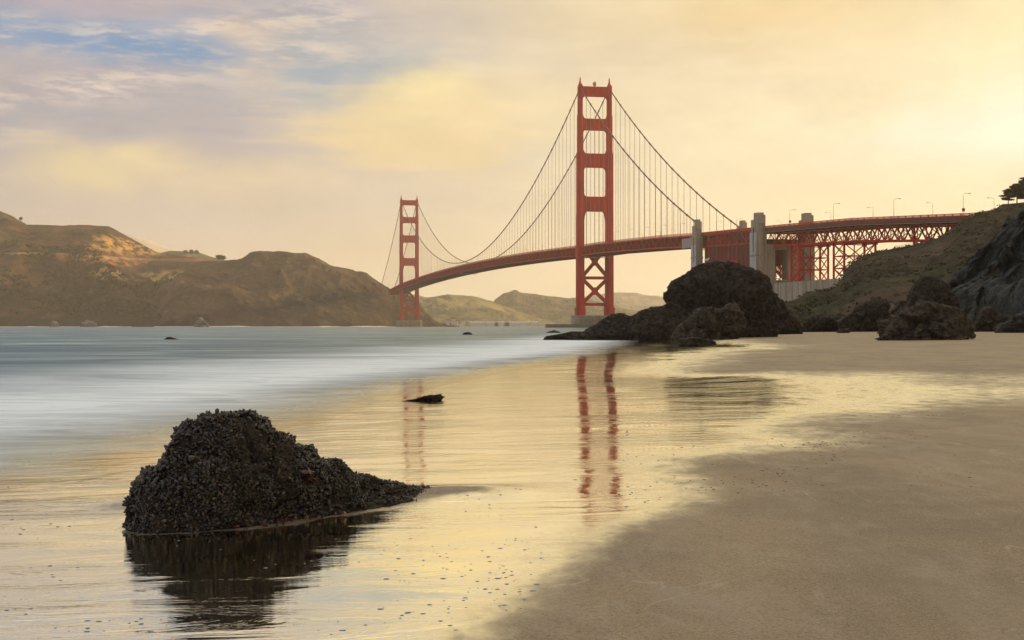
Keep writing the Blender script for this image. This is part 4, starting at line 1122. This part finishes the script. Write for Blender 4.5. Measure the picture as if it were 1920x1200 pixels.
for i, (px, py, wpx, hpx, dd, lb) in enumerate([(101, 607, 16, 12, 2400, 'white stained sea rock under the left headland, leftmost of three'), (166, 607, 34, 14, 2410, 'wide white stained sea rock under the left headland, middle of three'), (377, 605, 28, 20, 2420, 'white streaked sea rock where the two headlands meet')]):
    PALE = m_rock('guano_rock%d' % i, (.10, .085, .07), (.38, .35, .31), .5, .5)
    rock('sea_rock', [(px - wpx / 2, py + 7), (px - wpx * .3, py - hpx * .1), (px - wpx * .05, py - hpx * .5), (px + wpx * .2, py - hpx * .25), (px + wpx * .4, py), (px + wpx / 2, py + 7)], 612, 9, .1, 65 + i, PALE, lb, 'rock', 'pale rocks under the headland', d=dd, nt=90, npsi=40)

# half buried mussel-covered rock in the swash
g = gpt(795, 752)
rock('rock', [(752, 752), (775, 749), (792, 744), (805, 742), (822, 741), (830, 744), (828, 749), (800, 753)], 752, .22, .10, 71, ROCK, 'low black weedy rock in the thin swash behind the mussel rock', 'rock', 'small rocks on the sand', nt=140, npsi=40, wl=.12)

# ------------------------------------------------------------------ mussel rock
MROCK = m_rock('barnacled_rock', (.022, .017, .013), (.075, .055, .036), 9.0, .02, vein=(.16, .12, .08))
outl_ = [(238, 1015), (236, 985), (240, 950), (246, 920), (262, 896), (288, 876), (303, 862), (311, 846), (322, 828), (336, 812), (345, 796), (362, 785), (390, 778), (425, 777), (460, 780), (480, 790), (496, 806), (530, 826), (556, 842), (582, 856), (604, 861), (626, 862), (640, 875), (644, 892), (672, 898), (704, 907), (728, 914), (752, 920), (784, 922), (812, 930), (812, 956), (740, 975), (640, 1000), (560, 1020), (450, 1035), (330, 1035)]
outl = [(433 + (a - 425) * (.955 if a < 640 else 1.03), 956 + (b - 960) * .94 if b < 960 else b) for a, b in outl_]
gM = gpt(400, 988)
MR, VM, FM = rock('mussel_rock', outl, 0, .62, .05, 77, MROCK, 'black mussel-covered rock standing in the wet sand in the foreground', 'rock', d=gM.y + .42, center=(425, 930), nt=260, npsi=110, wl=.22, q=.58, chop=0, dfun=([230, 430, 560, 660, 805], [-.2, 0, .3, .72, 1.55]))
MUSS = []
for i, (a, b2) in enumerate([((.011, .009, .008), (.032, .025, .019)), ((.020, .013, .008), (.066, .042, .022)), ((.012, .011, .012), (.040, .036, .034))]):
    m_, t, b = mat('mussel_shell%d' % i)
    n = t.noise(t.scalev(objco(t), (1, 1, 3)), 55, 4, .6)
    info = t.new('ShaderNodeNewGeometry').outputs['Random Per Island']
    c_ = t.mix(t.ramp(n, .35, .7), a, b2)
    c_ = t.mix(t.ramp(info, .80, .98, 0, .85), c_, (.125, .085, .048))
    t.put(b.inputs['Base Color'], c_); b.inputs['Roughness'].default_value = .34
    MUSS.append(m_)
def shell(n=8, rows=6):
    v = []; f = []
    us = [0, .32, .55, .70, .84, .94, .99]
    for i in range(rows + 1):
        u = us[i]
        wdt = max(.08, math.sqrt(max(0, 1 - ((u - .66) / .34) ** 2))) if u > .66 else .28 + .72 * (u / .66) ** .8
        for k in range(n):
            t = 2 * math.pi * k / n
            v.append((.5 * wdt * math.cos(t) * .52, .5 * wdt * math.sin(t) * .36 + .06 * math.sin(u * 3), u - .30))
    for i in range(rows):
        for k in range(n): f.append((i * n + k, i * n + (k + 1) % n, (i + 1) * n + (k + 1) % n, (i + 1) * n + k))
    f.append(tuple(rows * n + k for k in range(n)))
    tip = len(v)
    return np.array(v), f
SV, SF = shell()
SQ = np.array([x for x in SF if len(x) == 4])
shell_mesh = [mesh_from('mussel', [tuple(p) for p in SV], SF, mm, True) for mm in MUSS]
tri = VM[FM]                              # (nf,4,3)
ctr = tri.mean(1); nrm = np.cross(tri[:, 2] - tri[:, 0], tri[:, 3] - tri[:, 1]); area = np.linalg.norm(nrm, axis=1) + 1e-9
nrm = nrm / area[:, None]
out = ctr - np.array([ctr[:, 0].mean(), gM.y + .42, .3]); sign = np.sign((nrm * out).sum(1)); nrm = nrm * np.where(sign == 0, 1, sign)[:, None]
gz = ground(ctr[:, 0], ctr[:, 1])
ok = (ctr[:, 2] > gz - .02) & (ctr[:, 1] < gM.y + .42 + .30)
# bare sandy patches on the right shoulder
bare = fbm(ctr[:, 0] * 5, ctr[:, 1] * 5, ctr[:, 2] * 5, 3, seed=44)
pxc = 960 + ctr[:, 0] / ctr[:, 1] * F
fy = np.interp(pxc, [230, 430, 560, 660, 805], [-.2, 0, .3, .72, 1.55])
ok = (ctr[:, 2] > gz - .02) & (ctr[:, 1] < gM.y + .42 + fy + .30)
dens = area * ok * np.where(((bare > .22) & (pxc > 450)) | (bare > .42), .12, 1.0)
NM = 12500
idx = RS.choice(len(ctr), NM, p=dens / dens.sum())
P_ = tri[idx]; wgt = RS.dirichlet((1, 1, 1, 1), NM); P_ = (P_ * wgt[:, :, None]).sum(1); N_ = nrm[idx]
sizes = np.exp(RS.uniform(math.log(.020), math.log(.060), NM)) * (.75 + .5 * smooth01(.5 + 1.6 * fbm(P_[:, 0] * 4, P_[:, 1] * 4, P_[:, 2] * 4, 3, seed=45))) * np.where(pxc[idx] > 640, .8, 1.0)
order = np.argsort(-(sizes * (N_[:, 1] < -.1)))
mats_all = []
def frame(n):
    d = n + RS.normal(0, .5, 3) + np.array([0, 0, .25]); d /= np.linalg.norm(d)
    a = np.cross(d, RS.normal(0, 1, 3)); a /= np.linalg.norm(a); b = np.cross(d, a)
    return np.stack([a, b, d], 1)
bulk = [[], [], []]
for rank, i in enumerate(order):
    M3 = frame(N_[i]) * sizes[i]; kk = rank % 3 if RS.rand() < .8 else 0
    if rank < 98:
        o = link('mussel', shell_mesh[kk], MR)
        o.matrix_local = Matrix.Translation(Vector(P_[i]) - MR.location) @ Matrix(M3.tolist()).to_4x4()
    else: bulk[kk].append(SV @ M3.T + P_[i] - np.array(MR.location))
allv = []; allf = []; mi = []; bse = 0
for kk in range(3):
    for v in bulk[kk]:
        allv.append(v); allf.append(SQ + bse); bse += len(SV); mi.append(np.full(len(SQ), kk))
me = mesh_from('mussels', np.concatenate(allv), np.concatenate(allf), None, True)
for mm in MUSS: me.materials.append(mm)
me.polygons.foreach_set('material_index', np.concatenate(mi).astype(np.int32)); me.update()
tag(link('mussels', me, MR), kind='stuff')
# drained sand collar round the foot of the rock
_bm = bpy.data.objects['beach'].data
_co = np.empty(len(_bm.vertices) * 3, np.float32); _bm.vertices.foreach_get('co', _co); _co = _co.reshape(-1, 3)
_wt = np.empty(len(_bm.vertices), np.float32); _bm.attributes['wet'].data.foreach_get('value', _wt)
_near = np.where((_co[:, 0] > -4) & (_co[:, 0] < .2) & (_co[:, 1] > 9) & (_co[:, 1] < 15))[0]
_ring = VM[np.abs(VM[:, 2] - ground(VM[:, 0], VM[:, 1])) < .03][:, :2][::2]
_d = np.sqrt(((_co[_near, None, :2] - _ring[None]) ** 2).sum(-1)).min(1)
_wob = .5 + .5 * fbm(_co[_near, 0] * 3, _co[_near, 1] * 3, 0, 3, seed=8)
_wt[_near] *= (1 - .75 * smooth01(1 - _d / (.10 + .42 * _wob * smooth01((_co[_near, 0] + 2.9) / 1.2))))
_bm.attributes['wet'].data.foreach_set('value', _wt)
# red weed at the foot of the rock
WEED = m_plain('red_weed', (.055, .018, .014), (.10, .035, .022), 12, .45)
wv, wf = [], []
for k in range(520):
    if k < 330: px = RS.uniform(430, 640); py = np.interp(px, [430, 520, 640], [985, 975, 958]) + RS.normal(0, 5)
    else: px = RS.uniform(590, 640); py = 885 + RS.normal(0, 8)
    gp = gpt(px, py) if k < 330 else None
    if gp is None:
        j = np.argmin((pxc - px) ** 2 + ((HZ + (H - ctr[:, 2]) / ctr[:, 1] * F) - py) ** 2 + 1e6 * (ctr[:, 1] > gM.y + .42)); gp = Vector(ctr[j])
    a = RS.uniform(0, 6.28); L = RS.uniform(.03, .08); b0 = len(wv)
    dx, dy = math.cos(a) * L, math.sin(a) * L
    for u in range(4):
        z = gp.z + .006 + .03 * math.sin(u / 3 * 2.6) * RS.uniform(.5, 1.2)
        wv += [(gp.x + dx * u / 3 - dy * .16, gp.y + dy * u / 3 + dx * .16, z), (gp.x + dx * u / 3 + dy * .16, gp.y + dy * u / 3 - dx * .16, z + .004)]
    for u in range(3): wf.append((b0 + 2 * u, b0 + 2 * u + 1, b0 + 2 * u + 3, b0 + 2 * u + 2))
wv = [(x - MR.location.x, y - MR.location.y, z) for x, y, z in wv]
tag(link('red_weed', mesh_from('red_weed', wv, wf, WEED), MR), kind='stuff')

# gull on the huge boulder
gl_p = at(1325, 491.5, 161.5)
gr = MB(); gr.tube([(-.30, 0, .16), (-.18, 0, .20), (0, 0, .24), (.14, 0, .30), (.20, 0, .38), (.25, 0, .42), (.33, 0, .41)], [.02, .07, .11, .09, .055, .05, .012], 8)
gr.bar((.02, -.03, -.02), (.02, -.03, .18), .015, .015); gr.bar((.02, .03, -.02), (.02, .03, .18), .015, .015)
tag(gr.build('gull', m_plain('gull_white', (.75, .75, .74), (.6, .6, .6), 6, .7), None, True, gl_p), 'small white gull standing on top of the huge dark boulder', 'bird')
# lit lamp on the anchorage wall
fl = empty('floodlight', bpoint(-15.5, -491.5, 29.2)); tag(fl, 'small lit lamp on the concrete wall under the viaduct', 'lamp')
q = MB(); q.tube([(0, 0, 0), (0, 0, 1.3)], .12, 6); q.build('pole', LAMPM, fl)
q = MB(); q.tube([(0, 0, 1.3), (0, 0, 1.5), (0, 0, 1.85), (0, 0, 2.05)], [.15, .36, .36, .15], 8)
LIT, t, b = mat('lit_lamp'); b.inputs['Emission Color'].default_value = (1, .85, .45, 1); b.inputs['Emission Strength'].default_value = 3.0
q.build('lamp_head', LIT, fl)

# ------------------------------------------------------------------ foam flecks and wrack on the sand
def dome(n=8, rings=3):
    v = [(0, 0, 1.0)]; f = []
    for i in range(1, rings + 1):
        a = R(90 * i / rings)
        for k in range(n): t = 2 * math.pi * k / n; v.append((math.sin(a) * math.cos(t), math.sin(a) * math.sin(t), math.cos(a)))
    for k in range(n): f.append((0, 1 + k, 1 + (k + 1) % n, 1 + (k + 1) % n))
    for i in range(rings - 1):
        for k in range(n): a = 1 + i * n + k; b = 1 + i * n + (k + 1) % n; f.append((a, a + n, b + n, b))
    return np.array(v), f
DV, DF = dome()
def scatter(name, pts, smin, smax, flat, material):
    v, f = [], []; b = 0
    for g in pts:
        s = math.exp(RS.uniform(math.log(smin), math.log(smax))); sy = s * RS.uniform(.6, 1.1)
        q = DV * np.array([s * RS.uniform(.8, 1.6), sy, s * flat]); a = RS.normal(0, .3)
        x = q[:, 0] * math.cos(a) - q[:, 1] * math.sin(a); y = q[:, 0] * math.sin(a) + q[:, 1] * math.cos(a)
        v.append(np.stack([x + g[0], y + g[1], q[:, 2] + g[2] - s * flat * .15], -1)); f += [tuple(sorted(set(i + b for i in t), key=lambda z: [i + b for i in t].index(z))) for t in DF]; b += len(DV)
    v = np.concatenate(v)
    return tag(link(name, mesh_from(name, [tuple(p) for p in v], f, material, True)), kind='stuff')
foam = []
for k in range(900):
    px = RS.uniform(0, 1150); py = 760 + (RS.rand() ** .6) * 430
    if 225 < px < 760 and 900 < py < 1010: continue
    if px > np.interp(py, [760, 930, 1050, 1200], [1300, 1250, 1000, 840]): continue
    if vnoise(px / 130, py / 30, 0, 3) < -.1 + RS.rand() * .5: continue
    foam.append(gpt(px, py))
for k in range(70):
    px = RS.normal(960, 45); py = RS.normal(1070, 45)
    if py < 1190: foam.append(gpt(px, py))
for k in range(170):
    px = RS.uniform(1150, 1330); py = RS.uniform(740, 960); foam.append(gpt(px, py))
FOAM, t, b = mat('sea_foam'); b.inputs['Base Color'].default_value = (.16, .19, .24, 1); b.inputs['Roughness'].default_value = .25  # blue of the reflected sky put into the foam's base colour
scatter('sea_foam', foam, .003, .016, .35, FOAM)
wr = []
for cx, cy, n, spx, spy in ((1520, 832, 70, 60, 5), (1680, 775, 40, 60, 6), (1545, 852, 25, 25, 8), (1470, 880, 20, 40, 8), (1400, 907, 30, 60, 6), (1640, 812, 20, 60, 8), (1840, 706, 40, 60, 2), (1500, 700, 60, 200, 10), (1600, 655, 50, 220, 8), (1400, 760, 12, 160, 30)):
    for k in range(n):
        wr.append(gpt(RS.normal(cx, spx), RS.normal(cy, spy)))
for k in range(150):
    px = RS.uniform(1150, 1920); py = 700 + 230 * RS.rand() ** 1.3
    wr.append(gpt(px, py))
WR = m_plain('dark_wrack', (.03, .022, .015), (.06, .045, .03), 20, .8)
scatter('wrack', [p for p in wr if p.y < 160], .004, .014, .5, WR)

# ------------------------------------------------------------------ trees
LEAF = m_leaf('cypress_leaf', (.030, .034, .014), (.055, .055, .022))
LEAF2 = m_leaf('far_leaf', (.045, .05, .022), (.07, .07, .03))
BARK = m_plain('bark', (.06, .045, .03), (.04, .03, .022), 3, .9)
def crown_mesh(clumps, n, leaf, seed):
    rs = np.random.RandomState(seed); v, f = [], []
    wts = np.array([c[3] * c[4] for c in clumps]); wts = wts / wts.sum()
    for k in range(n):
        cx, cy, cz, rx, rz = clumps[rs.choice(len(clumps), p=wts)]
        d = rs.normal(0, 1, 3); d /= np.linalg.norm(d); rr = rs.rand() ** .45
        p = np.array([cx + d[0] * rx * rr, cy + d[1] * rx * rr, cz + d[2] * rz * rr])
        a = rs.normal(0, 1, 3); a[2] *= .4; a /= np.linalg.norm(a); b_2 = np.cross(a, rs.normal(0, 1, 3)); b_2 /= np.linalg.norm(b_2)
        s = leaf * rs.uniform(.6, 1.4); i = len(v)
        v += [tuple(p - a * s - b_2 * s * .35), tuple(p + b_2 * s * .2 - a * s * .2), tuple(p + a * s), tuple(p - b_2 * s * .5 + a * s * .1)]
        f.append((i, i + 1, i + 2, i + 3))
    return v, f
def tree(base, hgt, spread, lean, seed, label, group, leaf=.35, n=2200, lm=LEAF, flat=True):
    rs = random.Random(seed)
    r = empty('cypress_tree' if flat else 'round_tree', base)
    tag(r, label, 'tree', group)
    tr = MB(); top = (lean * hgt * .3, 0, hgt * .62)
    tr.tube([(0, 0, -.8), (lean * hgt * .05, 0, hgt * .25), (lean * hgt * .18, 0, hgt * .48), top], [hgt * .035, hgt * .028, hgt * .02, hgt * .012], 7)
    cl = []
    if flat:
        for k in range(14):
            z = hgt * (.26 + .70 * k / 13); wd = spread * (1.0 - .55 * abs(k / 13 - .45)) * rs.uniform(.6, .95)
            a = rs.uniform(0, 6.28); o = spread * .6 * (1 - k / 16) * (1 if k % 2 else .6)
            c_ = (lean * z * .55 + o * math.cos(a), o * math.sin(a) * .8, z); cl.append((*c_, wd * .62, hgt * .055))
            tr.tube([(lean * hgt * .12, 0, z * .72), c_], [hgt * .012, hgt * .005], 5)
        for k in range(5): cl.append((lean * hgt * .5 + rs.uniform(-.35, .35) * spread, rs.uniform(-.3, .3) * spread, hgt * rs.uniform(.55, .85), spread * .4, hgt * .11))
    else:
        for k in range(14):
            a = rs.uniform(0, 6.28); o = spread * rs.uniform(0, .6); cl.append((o * math.cos(a), o * math.sin(a), hgt * rs.uniform(.35, .8), spread * rs.uniform(.3, .5), hgt * .2))
    tr.build('trunk', BARK, r)
    v, f = crown_mesh(cl, n, leaf, seed)
    link('crown', mesh_from('crown', v, f, lm), r)
    return r
def on_hill(V, px, t_=1.0):
    pxs = V[..., 0] / V[..., 1] * F + 960; j = int(np.argmin(abs(pxs[0] - px)))
    nr_ = int(V.shape[0] * .75) - 1
    i = int(np.argmax(V[:, j, 2] / V[:, j, 1]))
    return Vector(V[i, j])
for px, hg, sp, ln, sd_, lb, sc in [(1891, 6.6, 4.6, .1, 1, 'small windswept cypress, leftmost on the hill crest at the picture edge', .26), (1906, 8.2, 5.6, .1, 2, 'dense middle cypress of the group on the hill crest', .3), (1923, 10.4, 6.4, .1, 3, 'tall cypress cut by the picture edge on the hill crest', .34)]:
    p = on_hill(VR, px); tree(p, hg, sp, ln, sd_, lb, 'cypresses on the crest above the viaduct', leaf=sc * 1.25, n=8000)
for px, py, hg, sp, sd_, lb, V_, fl in [(38, 0, 9, 4, 11, 'lone tiny tree on the skyline of the left headland', VA, False), (413, 0, 14, 13, 12, 'round bushy tree on the ridge in the saddle of the headland', VB, False)]:
    p = on_hill(V_, px); tree(p, hg, sp, 0, sd_, lb, 'trees on the headland skyline', leaf=1.2, n=1300, lm=LEAF2, flat=fl)
for px, hg, sd_, lb in [(347, 9, 21, 'left one of three small trees on the pale far slope'), (358, 10, 22, 'middle one of three small trees on the pale far slope'), (368, 9, 23, 'right one of three small trees on the pale far slope')]:
    tree(at(px, 476, 3690), hg, 8, .2, sd_, lb, 'trees on the headland skyline', leaf=1.3, n=900, lm=LEAF2, flat=True)

# scrub on the right hillside
def scrub(V, n, material, seed, smin, smax, pxr, trange):
    rs = np.random.RandomState(seed); v, f = [], []
    nr_ = V.shape[0]; c = 0
    pxs = V[0, :, 0] / V[0, :, 1] * F + 960
    cols = np.where((pxs > pxr[0]) & (pxs < pxr[1]))[0]
    while c < n:
        i = int(nr_ * .75 * rs.uniform(*trange)); j = rs.choice(cols); p = V[i, j] + rs.normal(0, .6, 3) * np.array([1, 1, 0])
        if fbm(p[0] / 22, p[1] / 40, 0, 3, seed=seed) < rs.uniform(-.35, .25): continue
        s = rs.uniform(smin, smax); c += 1
        for k in range(14):
            d = rs.normal(0, 1, 3); d[2] = abs(d[2]); d /= np.linalg.norm(d); q = p + d * s * np.array([1.4, 1.4, .55]) * rs.rand() ** .5
            a = rs.normal(0, 1, 3); a /= np.linalg.norm(a); b = np.cross(a, rs.normal(0, 1, 3)); b /= np.linalg.norm(b); l = s * rs.uniform(.25, .5); o = len(v)
            v += [tuple(q - a * l), tuple(q + b * l * .6), tuple(q + a * l), tuple(q - b * l * .6)]; f.append((o, o + 1, o + 2, o + 3))
    return tag(link('scrub', mesh_from('scrub', v, f, material)), kind='stuff')
SCRUB = m_leaf('scrub_leaf', (.030, .032, .011), (.070, .060, .022))
scrub(VR, 1500, SCRUB, 5, .5, 1.5, (1450, 1930), (.08, 1.0))
SCRUBL = m_leaf('dark_scrub_leaf', (.035, .038, .02), (.055, .052, .028))
scrub(VA, 900, SCRUBL, 6, 4, 10, (0, 330), (.05, .55))

# ------------------------------------------------------------------ far shore buildings
WALLW = m_plain('white_wall', (.62, .58, .5), (.55, .5, .44), .3, .8)
ROOFR = m_plain('red_roof', (.22, .08, .05), (.18, .07, .05), .3, .8)
def house(px, py, d, wd, hg, dp, label, group, cat='house'):
    p = at(px, py, d); r = empty('house' if cat == 'house' else 'shed', p)
    tag(r, label, cat, group)
    m = MB(); m.box(-wd / 2, wd / 2, -dp / 2, dp / 2, -4, hg); m.build('wall', WALLW, r)
    m = MB(); m.bar((-wd / 2 - .4, 0, hg + .02), (wd / 2 + .4, 0, hg + .02), dp + .8, .05)
    m = MB(); b = 0
    m.v += [(-wd / 2 - .4, -dp / 2 - .4, hg + .02), (wd / 2 + .4, -dp / 2 - .4, hg + .02), (wd / 2 + .4, dp / 2 + .4, hg + .02), (-wd / 2 - .4, dp / 2 + .4, hg + .02), (-wd / 2 - .4, 0, hg + dp * .32), (wd / 2 + .4, 0, hg + dp * .32)]
    m.f += [(0, 1, 5, 4), (2, 3, 4, 5), (0, 4, 3), (1, 2, 5), (3, 2, 1, 0)]
    m.build('roof', ROOFR if cat == 'house' else WALLW, r)
GH = 'white houses by the far water'
house(840, 606, 2775, 6, 5, 6, 'small white house at the tip of the lit point', GH)
house(850, 606, 2780, 8, 8, 7, 'tallest white house at the tip of the lit point', GH)
house(855, 607.5, 2782, 6, 5, 6, 'white house right of the tallest one on the point', GH)
house(868, 606, 3500, 10, 6, 8, 'white house on the shore right of the point', GH)
for i, (px, wd) in enumerate([(890, 22), (905, 16), (922, 30), (941, 34), (962, 40), (985, 18), (1003, 14)]):
    house(px, 608.5, 3560, wd, 4.5, 9, ORD[i] + ' from the left of the low pale sheds on the far shore', 'low sheds on the far shore', 'shed')

# ------------------------------------------------------------------ fence on the hillside
fr = empty('fence', at(1690, 466, 752))
tag(fr, 'thin wire fence on the hillside under the viaduct truss', 'fence')
m = MB()
for k in range(12):
    p = at(1677 + k * 3.3, 467 - k * .62, 752 - k * .5) - fr.location; m.bar(p - Vector((0, 0, .6)), p + Vector((0, 0, 1.5)), .12, .12)
m.build('post', LAMPM, fr)
m = MB()
for q in (.5, 1.0, 1.45):
    a = at(1677, 467, 752) - fr.location + Vector((0, 0, q)); b = at(1677 + 36.3, 467 - 6.8, 746.5) - fr.location + Vector((0, 0, q)); m.bar(a, b, .06, .06)
m.build('wire', LAMPM, fr)

# ------------------------------------------------------------------ haze
hz = MB(); hz.box(-3200, 3200, -260, 9000, -5, 420)
HZM = bpy.data.materials.new('haze'); HZM.use_nodes = True
t = NT(HZM.node_tree); t.n.clear()
pv = t.new('ShaderNodeVolumePrincipled'); pv.inputs['Color'].default_value = (.97, .86, .72, 1)
pv.inputs['Density'].default_value = .000070; pv.inputs['Anisotropy'].default_value = .25
mo = t.new('ShaderNodeOutputMaterial'); t.l.new(pv.outputs[0], mo.inputs['Volume'])
ho = hz.build('haze', HZM); tag(ho, kind='stuff')
